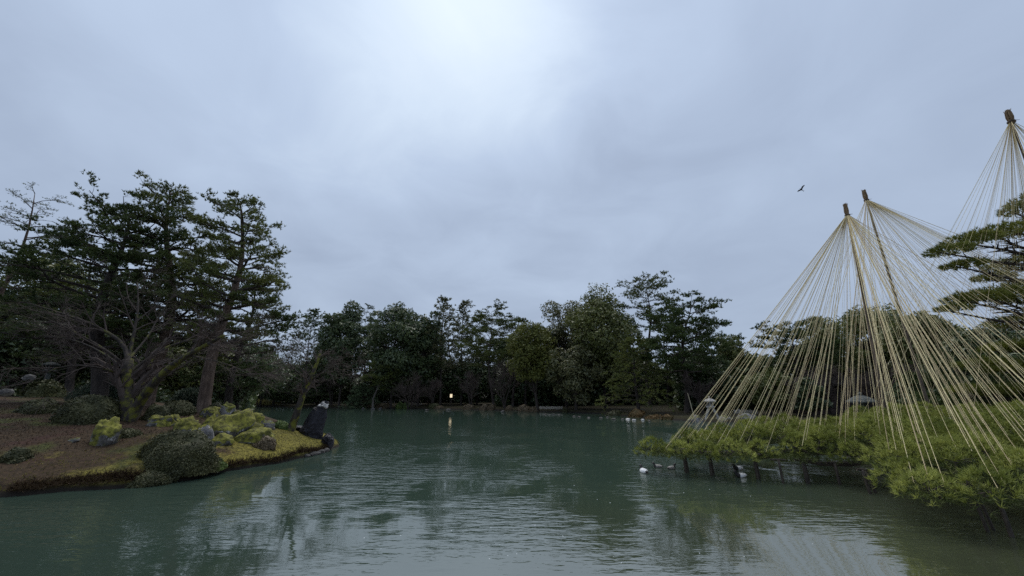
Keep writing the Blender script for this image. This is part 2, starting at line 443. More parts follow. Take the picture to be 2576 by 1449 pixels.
def ground_mat(name, isl):
    m, n, l = mat(name)
    g = N_(n, 'ShaderNodeNewGeometry')
    sx = N_(n, 'ShaderNodeSeparateXYZ'); l.new(g.outputs['Position'], sx.inputs[0])
    f1 = rampf(n, l, noisef(n, l, .55, 5, .6), .36, .62)
    f2 = rampf(n, l, noisef(n, l, 9, 5, .7), .3, .7)
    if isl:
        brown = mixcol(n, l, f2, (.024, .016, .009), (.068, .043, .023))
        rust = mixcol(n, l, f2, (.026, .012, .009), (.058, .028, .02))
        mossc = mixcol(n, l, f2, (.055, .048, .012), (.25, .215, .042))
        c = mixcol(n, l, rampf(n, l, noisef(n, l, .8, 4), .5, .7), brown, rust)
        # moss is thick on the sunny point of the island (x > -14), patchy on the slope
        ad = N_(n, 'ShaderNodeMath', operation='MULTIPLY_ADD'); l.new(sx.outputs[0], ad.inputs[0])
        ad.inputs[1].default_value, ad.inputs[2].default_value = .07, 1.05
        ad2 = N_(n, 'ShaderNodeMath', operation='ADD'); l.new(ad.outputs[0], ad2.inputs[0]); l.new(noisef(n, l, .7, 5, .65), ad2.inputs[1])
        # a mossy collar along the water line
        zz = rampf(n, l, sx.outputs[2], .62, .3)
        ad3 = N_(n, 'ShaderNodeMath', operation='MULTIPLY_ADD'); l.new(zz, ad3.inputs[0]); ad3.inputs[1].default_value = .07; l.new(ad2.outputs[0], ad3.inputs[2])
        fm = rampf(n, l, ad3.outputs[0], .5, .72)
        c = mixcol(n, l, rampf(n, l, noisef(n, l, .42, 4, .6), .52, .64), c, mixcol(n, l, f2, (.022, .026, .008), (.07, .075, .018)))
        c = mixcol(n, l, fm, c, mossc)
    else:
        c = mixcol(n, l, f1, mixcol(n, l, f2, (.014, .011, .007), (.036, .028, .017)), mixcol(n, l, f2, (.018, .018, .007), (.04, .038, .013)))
    wet = rampf(n, l, sx.outputs[2], .26, .06)
    c = mixcol(n, l, wet, c, (.018, .015, .012))
    p = N_(n, 'ShaderNodeBsdfPrincipled'); p.inputs['Roughness'].default_value = .9; p.inputs['Specular IOR Level'].default_value = .2
    l.new(c, p.inputs['Base Color'])
    b = N_(n, 'ShaderNodeBump'); b.inputs['Strength'].default_value = .8; b.inputs['Distance'].default_value = .06
    l.new(noisef(n, l, 12, 5, .7), b.inputs['Height']); l.new(b.outputs[0], p.inputs['Normal'])
    o = N_(n, 'ShaderNodeOutputMaterial'); l.new(p.outputs[0], o.inputs[0])
    return m

XF0, XF1, YF0, YF1 = -46.0, -9.0, 8.0, 40.0
def coarse(X, Y):
    Z = terrain(X, Y)
    inside = (X > XF0 + .3) & (X < XF1 - .3) & (Y > YF0 + .3) & (Y < YF1 - .3)
    return np.where(inside, Z - .35, Z)
xs = np.concatenate([[-1500, -800, -400, -250], np.arange(-180, -90, 6), np.arange(-90, 50, .9), np.arange(50, 120, 6), [200, 400, 800, 1500]])
ys = np.concatenate([[-300, -150], np.arange(-60, -6, 6), np.arange(-6, 4, .8), np.arange(4, 125, .9), np.arange(125, 200, 6), [300, 500, 900, 1600]])
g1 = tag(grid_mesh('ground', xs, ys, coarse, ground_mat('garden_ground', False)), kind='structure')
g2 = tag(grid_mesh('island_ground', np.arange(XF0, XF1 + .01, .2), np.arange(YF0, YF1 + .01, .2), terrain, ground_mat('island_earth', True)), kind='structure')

# ------------------------------------------------------------------ water
def water_mat():
    m, n, l = mat('pond_water')
    g = N_(n, 'ShaderNodeNewGeometry')
    sx = N_(n, 'ShaderNodeSeparateXYZ'); l.new(g.outputs['Position'], sx.inputs[0])
    # more olive towards the near right, greener in the open pond
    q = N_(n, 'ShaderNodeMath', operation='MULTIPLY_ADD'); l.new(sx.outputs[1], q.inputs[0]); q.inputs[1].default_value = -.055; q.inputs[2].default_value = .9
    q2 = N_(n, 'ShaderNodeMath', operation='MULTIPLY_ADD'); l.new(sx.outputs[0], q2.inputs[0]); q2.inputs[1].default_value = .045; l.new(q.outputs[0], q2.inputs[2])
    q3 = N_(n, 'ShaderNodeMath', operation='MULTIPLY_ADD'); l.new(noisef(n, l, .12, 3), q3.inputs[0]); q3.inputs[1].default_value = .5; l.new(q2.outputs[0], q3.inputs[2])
    olive_fac = rampf(n, l, q3.outputs[0], .35, 1.15)
    c = mixcol(n, l, olive_fac, (.032, .053, .041), (.044, .052, .03))
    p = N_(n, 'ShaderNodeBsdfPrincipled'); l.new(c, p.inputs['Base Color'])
    p.inputs['Roughness'].default_value = .04
    p.inputs['IOR'].default_value = 4.2
    p.inputs['Specular Tint'].default_value = (1.0, .97, .88, 1)
    p.inputs['Specular IOR Level'].default_value = .5
    # ripples: wind patches over the open pond, nearly calm by the near bank
    patch = rampf(n, l, noisef(n, l, .22, 3, .5, stretch=(1, .7, 1)), .40, .58)
    r1 = noisef(n, l, 2.6, 3, .55, stretch=(.42, 1.25, 1))
    r2 = noisef(n, l, 7.5, 2, .5, stretch=(.5, 1.1, 1))
    hgt = N_(n, 'ShaderNodeMath', operation='MULTIPLY_ADD'); l.new(r2, hgt.inputs[0]); hgt.inputs[1].default_value = .3; l.new(r1, hgt.inputs[2])
    fade = rampf(n, l, sx.outputs[1], 5.5, 11.0)
    far = rampf(n, l, sx.outputs[1], 55.0, 20.0)
    am = N_(n, 'ShaderNodeMath', operation='MULTIPLY'); l.new(patch, am.inputs[0]); l.new(fade, am.inputs[1])
    am2 = N_(n, 'ShaderNodeMath', operation='MULTIPLY'); l.new(am.outputs[0], am2.inputs[0]); l.new(far, am2.inputs[1])
    am3 = N_(n, 'ShaderNodeMath', operation='MULTIPLY_ADD'); l.new(am2.outputs[0], am3.inputs[0]); am3.inputs[1].default_value = 1.0; am3.inputs[2].default_value = .09
    hh = N_(n, 'ShaderNodeMath', operation='MULTIPLY'); l.new(hgt.outputs[0], hh.inputs[0]); l.new(am3.outputs[0], hh.inputs[1])
    b = N_(n, 'ShaderNodeBump'); b.inputs['Strength'].default_value = .36; b.inputs['Distance'].default_value = .1
    l.new(hh.outputs[0], b.inputs['Height']); l.new(b.outputs[0], p.inputs['Normal'])
    o = N_(n, 'ShaderNodeOutputMaterial'); l.new(p.outputs[0], o.inputs[0])
    return m
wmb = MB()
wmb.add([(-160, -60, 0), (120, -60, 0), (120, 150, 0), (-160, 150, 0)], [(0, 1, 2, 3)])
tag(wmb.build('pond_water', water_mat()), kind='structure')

# ------------------------------------------------------------------ rocks
def ico(sub):
    bm = bmesh.new(); bmesh.ops.create_icosphere(bm, subdivisions=sub, radius=1)
    v = np.array([x.co[:] for x in bm.verts]); f = np.array([[w.index for w in x.verts] for x in bm.faces]); bm.free()
    return v, f
ICO = {k: ico(k) for k in (2, 3, 4)}
def rock_verts(size, seed, sub=3, rough=.28, cuts=7):
    v, f = ICO[sub]; v = v.copy()
    r = np.random.default_rng(seed)
    for _ in range(cuts):                                   # planar facets
        n = nrm(r.normal(size=3)); d = r.uniform(.62, .92)
        s = v @ n
        v = np.where((s > d)[:, None], v - n * ((s - d) * .85)[:, None], v)
    off = r.uniform(-50, 50, 3)
    dis = np.array([mnoise.fractal(Vector(p * 1.5 + off), 1.0, 2.0, 4) for p in v])
    v = v * (1 + rough * dis)[:, None]
    return v * np.asarray(size), f
def rock(name, pos, size, seed, material, label, cat='rock', group=None, rotz=0, sub=3, rough=.28, tilt=(0, 0), smooth=False):
    v, f = rock_verts(size, seed, sub, rough)
    c, s = math.cos(rotz), math.sin(rotz)
    v = v @ np.array([[c, s, 0], [-s, c, 0], [0, 0, 1]])
    v[:, 0] += v[:, 2] * tilt[0]; v[:, 1] += v[:, 2] * tilt[1]
    mb = MB(); mb.add(v, f)
    o = mb.build(name, material, smooth=smooth)
    o.location = pos
    return tag(o, label, cat, group)
def on_isl(px, D, sink=0.0):
    rx, _ = ray(px, 1090); x = rx * D
    return np.array([x, D, H(x, D) - sink])
def hit(px, py, D0=9, D1=60):      # survey ray against the terrain
    rx, rz = ray(px, py)
    D = np.linspace(D0, D1, 1500)
    k = np.argmax(CAM_H + rz * D <= terrain(rx * D, D))
    return np.array([rx * D[k], D[k], CAM_H + rz * D[k]])

# the tall dark standing stone at the island's point
def standing_stone():
    D = 23.6
    s = mpp(D, 1.0)
    prof = [(0, 768, 814, 1122), (1, 757, 814, 1102), (2, 752, 815, 1084), (3, 764, 817, 1064), (4, 776, 820, 1046), (5, 787, 823, 1032), (6, 798, 826, 1020), (7, 808, 824, 1011)]
    base = at(783, 1118, D)
    mb = MB(); S = 22; V = []
    r = np.random.default_rng(4)
    for k, xl, xr, y in prof:
        a, b = at(xl, y, D), at(xr, y, D)
        c = (a + b) / 2; hw = (b[0] - a[0]) / 2; dp = hw * (.62 if k < 6 else .5) + .08
        for j in range(S):
            t = 2 * math.pi * j / S
            ct, st = math.cos(t), math.sin(t)
            q = (abs(ct) ** 1.7 + abs(st) ** 1.7) ** (-1 / 1.7)
            nz = mnoise.fractal(Vector((c[0] + ct * 1.1, st * 1.3 + 7, c[2] * 1.1)), 1, 2, 4) * .11
            V.append((c[0] + ct * q * hw * (1 + nz), D + st * q * dp * (1 + nz * 1.5) + .1 * (k - 3) * .3, c[2] + .05 * r.normal() * (k > 0)))
    n = len(prof)
    F = [(k * S + j, k * S + (j + 1) % S, (k + 1) * S + (j + 1) % S, (k + 1) * S + j) for k in range(n - 1) for j in range(S)]
    V.append((at(811, 1012, D)[0], D + .1, at(811, 1011, D)[2]))
    top = [((n - 1) * S + j, (n - 1) * S + (j + 1) % S, n * S) for j in range(S)]
    mb.add(V, F); mb.f.append(np.array(top)); mb.m.append(np.zeros(len(top), int))
    base[2] = 0.1
    o = mb.build('standing_stone', M['rock_black'], origin=base)
    sub = o.modifiers.new('sub', 'SUBSURF'); sub.levels = sub.render_levels = 2; sub.subdivision_type = 'SIMPLE'
    tx = bpy.data.textures.new('stone_noise', 'CLOUDS'); tx.noise_scale = .35; tx.noise_depth = 4
    dm = o.modifiers.new('disp', 'DISPLACE'); dm.texture = tx; dm.strength = .13; dm.mid_level = .5; dm.texture_coords = 'LOCAL'
    tag(o, 'tall blue-black standing stone leaning right at the tip of the mossy island', 'rock')
    # pale weathered crown of the stone
    cv, cf = rock_verts((.27, .24, .19), 21, 3, .5, 5)
    cmb = MB(); cmb.add(cv + at(814, 1021, D) + np.array([.02, -.02, 0]), cf)
    cc = cmb.build('pale_crown', M['rock_pale'], parent=o, origin=base)
    cc['label'] = 'pale lichen-white top of the dark stone'
standing_stone()
P = hit(770, 1112)
rock('shore_rock', on_isl(823, 23.2) + [0.1, 0, .12], (.34, .34, .5), 31, M['rock_black'], 'small black rock leaning against the right foot of the tall standing stone', sub=3)
rock('flat_stone', on_isl(742, 23.8) + [0, 0, .05], (.55, .35, .13), 32, M['rock_black'], 'low flat dark slab between the leaning mossy trunk and the standing stone')
for k in range(16):
    px = 770 + (832 - 770) * ((k + .5) / 16) + rng.uniform(-2, 2)
    py = np.interp(px, [770, 800, 832], [1150, 1141, 1129]) - rng.uniform(0, 7)
    p = gnd(px, py, .06); sc = rng.uniform(.08, .2)
    rock('shore_stone', p, (sc * 1.3, sc, sc * .75), 100 + k, M['pebble'], 'small wet stone in the row edging the island point below the standing stone', 'stone', 'stones edging the island point', rotz=rng.uniform(0, 3), sub=2)

moss_rocks = [  # px, py (base), half width px, height px, material, label
    (548, 1096, 62, 58, 'rock_moss', 'largest moss-covered boulder in the middle of the island rock group'),
    (600, 1094, 44, 40, 'rock_moss', 'sloping mossy boulder right of the largest boulder, dropping towards the water'),
    (458, 1088, 26, 34, 'rock_moss', 'bright green mossy boulder left of the largest boulder'),
    (630, 1116, 44, 30, 'rock_moss', 'long low mossy rock at the front of the group, beside the round brown bush'),
    (545, 1118, 26, 22, 'rock_moss', 'small mossy rock in front of the largest boulder'),
    (505, 1112, 24, 36, 'rock_grey', 'grey rock with white patches between the wide brown shrub and mossy rocks'),
    (562, 1050, 19, 38, 'rock_cap', 'pale grey boulder with a round green moss cap at the top of the group'),
    (520, 1050, 24, 22, 'rock_moss', 'low mossy rock left of the moss-capped grey boulder'),
    (660, 1080, 24, 18, 'rock_grey', 'grey flat-topped rock right of the mossy group near the leaning tree'),
    (246, 1118, 32, 52, 'rock_moss', 'mossy boulder with white patches standing left of the wide brown shrub'),
    (180, 1112, 12, 9, 'rock_grey', 'small pale stone on the brown slope left of the mossy boulder'),
    (430, 1068, 18, 20, 'rock_moss', 'small dark mossy rock at the foot of the twin mossy trunks'),
    (392, 1072, 30, 24, 'rock_moss', 'dim mossy hump left of the bright green boulder'),
    (582, 1076, 26, 34, 'rock_moss', 'mossy boulder just below the moss-capped grey boulder'),
    (520, 1082, 22, 34, 'rock_moss', 'dark-sided mossy boulder left of and behind the largest boulder'),
    (486, 1100, 18, 22, 'rock_moss', 'little mossy stone between the bright green boulder and the grey rock'),
    (606, 1112, 16, 18, 'rock_moss', 'little mossy stone touching the left end of the long low rock'),
]
for k, (px, py, hw, hh, mt, lb) in enumerate(moss_rocks):
    p = hit(px, py); s = mpp(p[1], p[2])
    rock('mossy_rock' if mt != 'rock_grey' else 'grey_rock', p + [0, hw * s * .5, hh * s * .22], (hw * s * 1.0, hw * s * .8, hh * s * .92), 200 + k * 3, M[mt], lb, rotz=0, sub=4, rough=.36, smooth=True)
# flat grey stones on the lawn at the far left
for px, py, hw, lb in ((16, 988, 30, 'flat grey stone lying on the brown lawn at the left edge'), (70, 952, 26, 'bluish flat stone beyond the lawn at far left beside the dark round bush')):
    p = hit(px, py + 2, 9, 70); s = mpp(p[1], p[2])
    rock('flat_stone', p + [0, 0, .03], (hw * s * .55, hw * s * .4, .08), 300 + px, M['pebble'], lb)

# ------------------------------------------------------------------ shrubs
def shrub(name, pos, rx, ry, rz, material, label, n=2600, leaf=.05, group=None, seed=0, squash=.0, tex=.2):
    mb = MB()
    d = nrm(rng.normal(size=(n, 3))); d[:, 2] = np.abs(d[:, 2]) * 1.0 - .12
    off = rng.uniform(-40, 40, 3)
    lump = vnoise3(d * 2.6 + off) * tex
    rad = (rng.uniform(.90, 1.04, n) + lump)
    C = np.asarray(pos) + d * rad[:, None] * np.array([rx, ry, rz])
    leaves(mb, C, d * np.array([1, 1, 1.2]), leaf, .6)
    v, f = ICO[3]
    cv = v * np.array([rx, ry, rz]) * .9; cv[:, 2] = np.maximum(cv[:, 2], -.12 * rz)
    lv = vnoise3(v * 2.6 + off) * tex
    mb.add(np.asarray(pos) + cv * (1 + lv)[:, None], f)
    return tag(mb.build(name, material, origin=pos), label, 'shrub', group)
isl_shrubs = [  # px, py(base), half width, height, material, label, leaf
    (384, 1186, 96, 98, 'bush_dark', 'wide clipped brown-green shrub at the waterside in front of the mossy rocks', .036, 16000),
    (330, 1222, 70, 38, 'bush_dark', 'low dark shrub hugging the water below the wide clipped shrub', .036, 8000),
    (492, 1140, 22, 28, 'bush_brown', 'small reddish-brown shrub tucked behind the wide clipped shrub', .045, 2500),
    (650, 1128, 28, 34, 'bush_brown', 'round brown bush at the right end of the long mossy rock', .04, 3000),
    (505, 1178, 40, 26, 'bush_green', 'low grey-green tuft at the waterline right of the wide clipped shrub', .045, 2500),
    (165, 1066, 74, 84, 'bush_dark', 'very dark rounded bush left of the mossy trunk', .05, 5000),
    (262, 1056, 46, 56, 'bush_dark', 'dark mounded bush just left of the mossy cherry trunk', .045, 3500),
    (372, 1058, 34, 44, 'bush_dark', 'dark mounded bush just right of the mossy cherry trunk', .045, 3000),
    (60, 1040, 44, 40, 'bush_dark', 'low dark bush on the slope left of the very dark rounded bush', .045, 3000),
    (300, 1100, 30, 26, 'bush_dark', 'low dark bush between the white-patched boulder and the wide clipped shrub', .04, 2500),
    (10, 1165, 34, 40, 'bush_dark', 'dark bush at the left edge above the waterline', .05, 2500),
    (612, 1062, 17, 20, 'bush_dark', 'small round clipped bush right of the moss-capped boulder', .045, 1800),
    (590, 1058, 15, 22, 'bush_dark', 'small dark bush touching the moss-capped boulder on its right', .045, 1600),
    (698, 1078, 22, 22, 'bush_green', 'small round bush at the water behind the point, left of the leaning trunk', .045, 2000),
    (530, 1040, 20, 28, 'bush_dark', 'dark clipped bush left of the moss-capped boulder', .05, 2000),
    (420, 1045, 40, 40, 'bush_dark', 'shadowy bush behind the twin mossy trunks', .05, 2500),
    (85, 985, 34, 36, 'bush_dark', 'dark round bush on the brown lawn at far left', .055, 2500),
]
for px, py, hw, hh, mt, lb, lf, n in isl_shrubs:
    p = hit(px, py, 9, 70); s = mpp(p[1], p[2])
    shrub('shrub', p + [0, hw * s * .7, -.05], hw * s, hw * s * .85, hh * s * 1.02, M[mt], lb, n, lf)

# ------------------------------------------------------------------ trees
def trunk_line(base, top, K=10, sway=.03):
    base, top = np.asarray(base, float), np.asarray(top, float)
    t = np.linspace(0, 1, K)[:, None]
    L = np.linalg.norm(top - base)
    ph = rng.uniform(0, 6, 2)
    w = np.concatenate([np.sin(t * 5 + ph[0]) - math.sin(ph[0]), np.sin(t * 4 + ph[1]) - math.sin(ph[1]), 0 * t], 1) * sway * L
    return base + (top - base) * t + w * np.sin(t * math.pi * .9 + .1)

def pine(label, base, top, R, r0, lo=.35, nb=26, prof='round', mats=('bark_red', 'pine_isl'), tuft=.22, wd=.05, nbl=7, dens=1.0, flat=.28, name='pine_tree', group=None, az=None, sub2=True, droop=0.0, sway=.03, lifts=None):
    base = np.asarray(base, float)
    o = root(name, base, label, 'tree', group)
    T = trunk_line(base - [0, 0, .2], top, 12, sway)
    RT = np.linspace(1, .05, 12) ** .85 * r0
    tb = MB(); tubes(tb, T, RT, 9)
    tb.build('trunk', M[mats[0]], o, base, smooth=True)
    h = lo + (1 - lo) * (np.arange(nb) + rng.uniform(0, 1, nb)) / nb
    i = np.clip((h * 11).astype(int), 0, 10); fr = (h * 11 - i)[:, None]
    p0 = T[i] * (1 - fr) + T[i + 1] * fr
    a = (np.arange(nb) * 2.399 + rng.uniform(-.5, .5, nb)) if az is None else rng.uniform(az[0], az[1], nb)
    x = (h - lo) / (1 - lo)
    pr = {'round': np.sqrt(np.clip(1 - ((x - .38) / .66) ** 2, .02, 1)), 'umbrella': np.clip(.55 + x * .75, 0, 1.0) * np.where(x > .9, .62, 1), 'cone': 1.05 - .85 * x, 'flat': np.where(x > .85, .6, .9)}[prof]
    L = R * np.clip(pr, .2, 1.1) * rng.uniform(.7, 1.12, nb)
    K = 7; B = np.empty((nb, K, 3)); B[:, 0] = p0
    el = rng.uniform(-.05, .28, nb) + .5 * x ** 2 - droop
    d = np.stack([np.cos(a) * np.cos(el), np.sin(a) * np.cos(el), np.sin(el)], 1)
    for k in range(1, K):
        B[:, k] = B[:, k - 1] + d * (L / (K - 1))[:, None]
        d = nrm(d + rng.normal(size=d.shape) * .16 * np.array([1, 1, .7]) + np.array([0, 0, -.05 if k < 4 else .08]))
    RB = np.maximum(r0 * .30 * (1.15 - .75 * x), .02)[:, None] * np.linspace(1, .22, K)[None]
    C, RC = grow(B, RB, 9, .18, 1.0, L * .5, .9, K=5, wob=.2, up=.05, flat=flat - .06, rscale=.6, rmin=.012)
    E, RE = grow(C, RC, 6, .2, 1.0, np.repeat(L, 9) * .21, .85, K=4, wob=.25, up=.09, flat=.3, rscale=.6, rmin=.007)
    kp = rng.uniform(0, 1, len(E)) < np.repeat(L / L.max(), 54) ** 1.3 * 1.15
    E, RE = E[kp], RE[kp]
    bb = MB(); tubes(bb, B, RB, 6); tubes(bb, C, RC, 4 if tuft < .3 else 3, cap=False)
    if tuft < .3: tubes(bb, E, RE, 3, cap=False)
    bb.build('branch', M[mats[0] if mats[0] != 'bark_red' else 'bark_dark'], o, base)
    fm = MB()
    nE = len(E)
    per = max(1, int(round(4 * dens)))
    t = rng.uniform(.1, 1.0, (nE, per)) * 2.999; ii = t.astype(int); ff = (t - ii)[..., None]
    ar = np.arange(nE)[:, None]
    Q = (E[ar, ii] * (1 - ff) + E[ar, np.minimum(ii + 1, 3)] * ff).reshape(-1, 3)
    Q = Q + rng.normal(size=Q.shape) * np.array([.12, .12, .04]) * (tuft / .22)
    dirs = np.repeat(nrm(E[:, -1] - E[:, 0]), per, 0) * .55 + np.array([0, 0, .75])
    blades(fm, Q, dirs, nbl, tuft, wd, .5)
    fm.build('crown', M[mats[1]], o, base)
    return o

def broadleaf(label, base, height, R, r0=.3, lo=.22, ncl=46, leaf=.2, nl=9000, mats=('bark_dark', 'broad_dark'), name='broadleaf_tree', group=None, lean=(0, 0), shape=1.0, open_=.0, squash=.8):
    base = np.asarray(base, float)
    o = root(name, base, label, 'tree', group)
    top = base + [lean[0], lean[1], height * .72]
    T = trunk_line(base - [0, 0, .2], top, 9, .025)
    tb = MB(); tubes(tb, T, np.linspace(1, .25, 9) * r0, 8); tb.build('trunk', M[mats[0]], o, base, smooth=True)
    zc0, zc1 = height * lo, height
    mid, hz = (zc0 + zc1) / 2, (zc1 - zc0) / 2
    d = nrm(rng.normal(size=(ncl, 3)))
    rr = rng.uniform(.35, 1, ncl) ** .5
    cr = R * rng.uniform(.16, .40, ncl)
    hull = 1 + .42 * vnoise3(d * 1.6 + rng.uniform(-50, 50, 3))
    rr = rr * hull
    wz = np.clip(d[:, 2] * rr, -1, 1.02)
    wid = np.where(wz > 0, 1 - .25 * shape * wz ** 2, 1 - .35 * wz ** 2)
    Cc = base + np.array([lean[0] * .8, lean[1] * .8, mid]) + np.stack([d[:, 0] * rr * (R - cr * .7) * wid, d[:, 1] * rr * (R - cr * .7) * wid, wz * (hz - cr * .5 * squash)], 1)
    k = np.clip(((Cc[:, 2] - base[2]) / (height * .72) * 8 * .62).astype(int), 2, 7)
    S = T[k]
    tt = np.linspace(0, 1, 6)[None, :, None]
    B = S[:, None] * (1 - tt) + Cc[:, None] * tt
    B[:, 1:-1] += rng.normal(size=(ncl, 4, 3)) * R * .035
    B[:, :, 2] -= (np.sin(tt[..., 0] * math.pi)) * R * .06
    bb = MB(); tubes(bb, B, np.linspace(.34, .05, 6)[None] * np.full((ncl, 1), r0), 5)
    TW, RW = grow(B, np.linspace(.34, .05, 6)[None] * np.full((ncl, 1), r0), 3, .55, 1.0, cr * 1.0, .7, K=4, wob=.2, up=.2, rmin=.015)
    tubes(bb, TW, RW, 3, cap=False)
    bb.build('branch', M[mats[0]], o, base)
    per = rng.multinomial(nl, cr ** 2 / (cr ** 2).sum())
    idx = np.repeat(np.arange(ncl), per)
    dd = nrm(rng.normal(size=(nl, 3)) + np.array([0, 0, .35]))
    # lumpy sprigs inside every clump
    off = rng.uniform(-30, 30, 3)
    lump = vnoise3(dd * 2.4 + np.stack([idx * 3.7, np.full(nl, off[0]), idx * 1.3], 1)) * .8
    rad = rng.uniform(.45, 1.0, nl) ** .6 * (1 + .38 * lump)
    C = Cc[idx] + dd * (cr[idx] * rad)[:, None] * np.array([1.08, 1.08, squash])
    lm = MB(); leaves(lm, C, dd + np.array([0, 0, .35]), leaf, .8, tri=True)
    lm.build('crown', M[mats[1]], o, base)
    return o

def conifer(label, base, height, R, r0=.25, mats=('bark_dark', 'conifer_green'), lo=.08, tiers=20, per=7, droop=.15, ln=.4, wd=.16, dens=1.0, name='conifer_tree', up=.0, group=None, power=.9, ragged=.25):
    base = np.asarray(base, float)
    o = root(name, base, label, 'tree', group)
    T = trunk_line(base - [0, 0, .2], base + [0, 0, height], 10, .008)
    tb = MB(); tubes(tb, T, np.linspace(1, .08, 10) * r0, 7); tb.build('trunk', M[mats[0]], o, base, smooth=True)
    n = tiers * per
    h = lo + (1 - lo) * (np.repeat(np.arange(tiers), per) + rng.uniform(-.25, .25, n)) / tiers
    h = np.clip(h, lo, .985)
    x = (h - lo) / (1 - lo)
    L = R * ((1 - x) ** power + .05) * rng.uniform(1 - ragged, 1 + ragged * .6, n)
    a = np.tile(np.arange(per) * 2 * math.pi / per, tiers) + np.repeat(np.arange(tiers), per) * 1.1 + rng.uniform(-.3, .3, n)
    i = np.clip((h * 9).astype(int), 0, 8); fr = (h * 9 - i)[:, None]
    K = 6; B = np.empty((n, K, 3)); B[:, 0] = T[i] * (1 - fr) + T[i + 1] * fr
    el = np.full(n, .12) + .5 * x + up
    d = np.stack([np.cos(a) * np.cos(el), np.sin(a) * np.cos(el), np.sin(el)], 1)
    for k in range(1, K):
        B[:, k] = B[:, k - 1] + d * (L / (K - 1))[:, None]
        d = nrm(d + np.array([0, 0, -droop]) + rng.normal(size=d.shape) * .06)
    RB = (r0 * .2 * (1.1 - x))[:, None] * np.linspace(1, .2, K)[None]
    C, RC = grow(B, RB, 5, .2, .95, L * .34, .8, K=4, wob=.1, up=-droop * .3, flat=.4, rmin=.012)
    bb = MB(); tubes(bb, B, RB, 4, cap=False); tubes(bb, C, RC, 3, cap=False); bb.build('branch', M[mats[0]], o, base)
    fm = MB()
    for arr, m in ((C, int(6 * dens)), (B, int(5 * dens))):
        kk = arr.shape[1] - 1
        t = rng.uniform(.12, 1, (len(arr), m)) * (kk - .001); ii = t.astype(int); ff = (t - ii)[..., None]
        ar = np.arange(len(arr))[:, None]
        Q = (arr[ar, ii] * (1 - ff) + arr[ar, ii + 1] * ff).reshape(-1, 3)
        dr = np.repeat(nrm(arr[:, -1] - arr[:, 0]), m, 0) + np.array([0, 0, .25])
        blades(fm, Q, dr, 4, ln, wd, .55)
    fm.build('crown', M[mats[1]], o, base)
    return o

def bare_tree(label, base, limbs, levels, mats='brown_twig', name='bare_tree', group=None, sides=6, moss=None, trunk_n=1):
    """limbs: list of (points, r0, r1); levels: list of dict(n, L, ang, ...)"""
    base = np.asarray(base, float)
    o = root(name, base, label, 'tree', group)
    K = 9
    P_ = np.stack([smooth_line(p, K) for p, _, _ in limbs]); R_ = np.stack([np.linspace(a, b, K) * (.62 if i >= trunk_n else 1) for i, (_, a, b) in enumerate(limbs)])
    tm = MB(); tubes(tm, P_[:trunk_n], R_[:trunk_n], 10); tm.build('trunk', M[moss or mats], o, base, smooth=True)
    if len(limbs) > trunk_n:
        tm = MB(); tubes(tm, P_[trunk_n:], R_[trunk_n:], 8); tm.build('limb', M['bark_moss2' if moss == 'bark_moss' else mats], o, base, smooth=True)
    cm = MB(); cp, cr = P_, R_
    for k, lv in enumerate(levels):
        lv = dict(lv)
        cp, cr = grow(cp, cr, **lv)
        tubes(cm, cp, cr, 5 if k == 0 else (4 if k == 1 else 3), cap=False)
    cm.build('crown', M[mats], o, base)
    return o

# ---- island pines
def Hb(px, D):
    rx, _ = ray(px, 1000); return np.array([rx * D, D, H(rx * D, D)])
def vtop(px, py, D, px0):        # a top above a base seen at px0, both at depth D
    return at(px, py, D)
D = 27.0
pine('tall open-crowned pine with a reddish trunk at the right of the island trees', at(520, 1000, D) * [1, 1, 0] + [0, 0, 1.6], at(598, 505, D), 3.5, .42, lo=.30, nb=38, prof='round', tuft=.23, wd=.055, dens=1.0)
D = 30.0
pine('tallest island pine with a domed dark crown behind the mossy bare tree', at(372, 1000, D) * [1, 1, 0] + [0, 0, 2.3], at(436, 486, D), 3.7, .5, lo=.28, nb=46, prof='round', tuft=.25, wd=.06, dens=1.1)
D = 28.0
pine('broad dense pine on the left slope with long flat branches pointing left', at(255, 1000, D) * [1, 1, 0] + [0, 0, 2.4], at(325, 540, D), 5.0, .5, lo=.25, nb=44, prof='round', tuft=.23, wd=.06, nbl=8, dens=1.35, mats=('bark_dark', 'pine_dark'))
D = 36.0
pine('thin pine with sparse grey-green tiers leaning right at the left edge', at(-95, 1000, D) * [1, 1, 0] + [0, 0, 3.0], at(82, 485, D), 3.6, .3, lo=.42, nb=24, prof='round', tuft=.17, wd=.035, nbl=5, dens=.5, sway=.02)
D = 34.0
pine('dark pine filling in behind the right-hand reddish trunk on the island', at(580, 1000, D) * [1, 1, 0] + [0, 0, 1.0], at(636, 710, D), 4.0, .35, lo=.22, nb=30, prof='round', tuft=.25, wd=.07, dens=1.0, mats=('bark_dark', 'pine_dark'))
D = 38.0
pine('dim pine behind the broad island pine, its flat tiers showing low at left', at(170, 1000, D) * [1, 1, 0] + [0, 0, 3.0], at(225, 640, D), 6.0, .35, lo=.2, nb=30, prof='round', tuft=.27, wd=.07, dens=1.0, mats=('bark_dark', 'pine_far'))
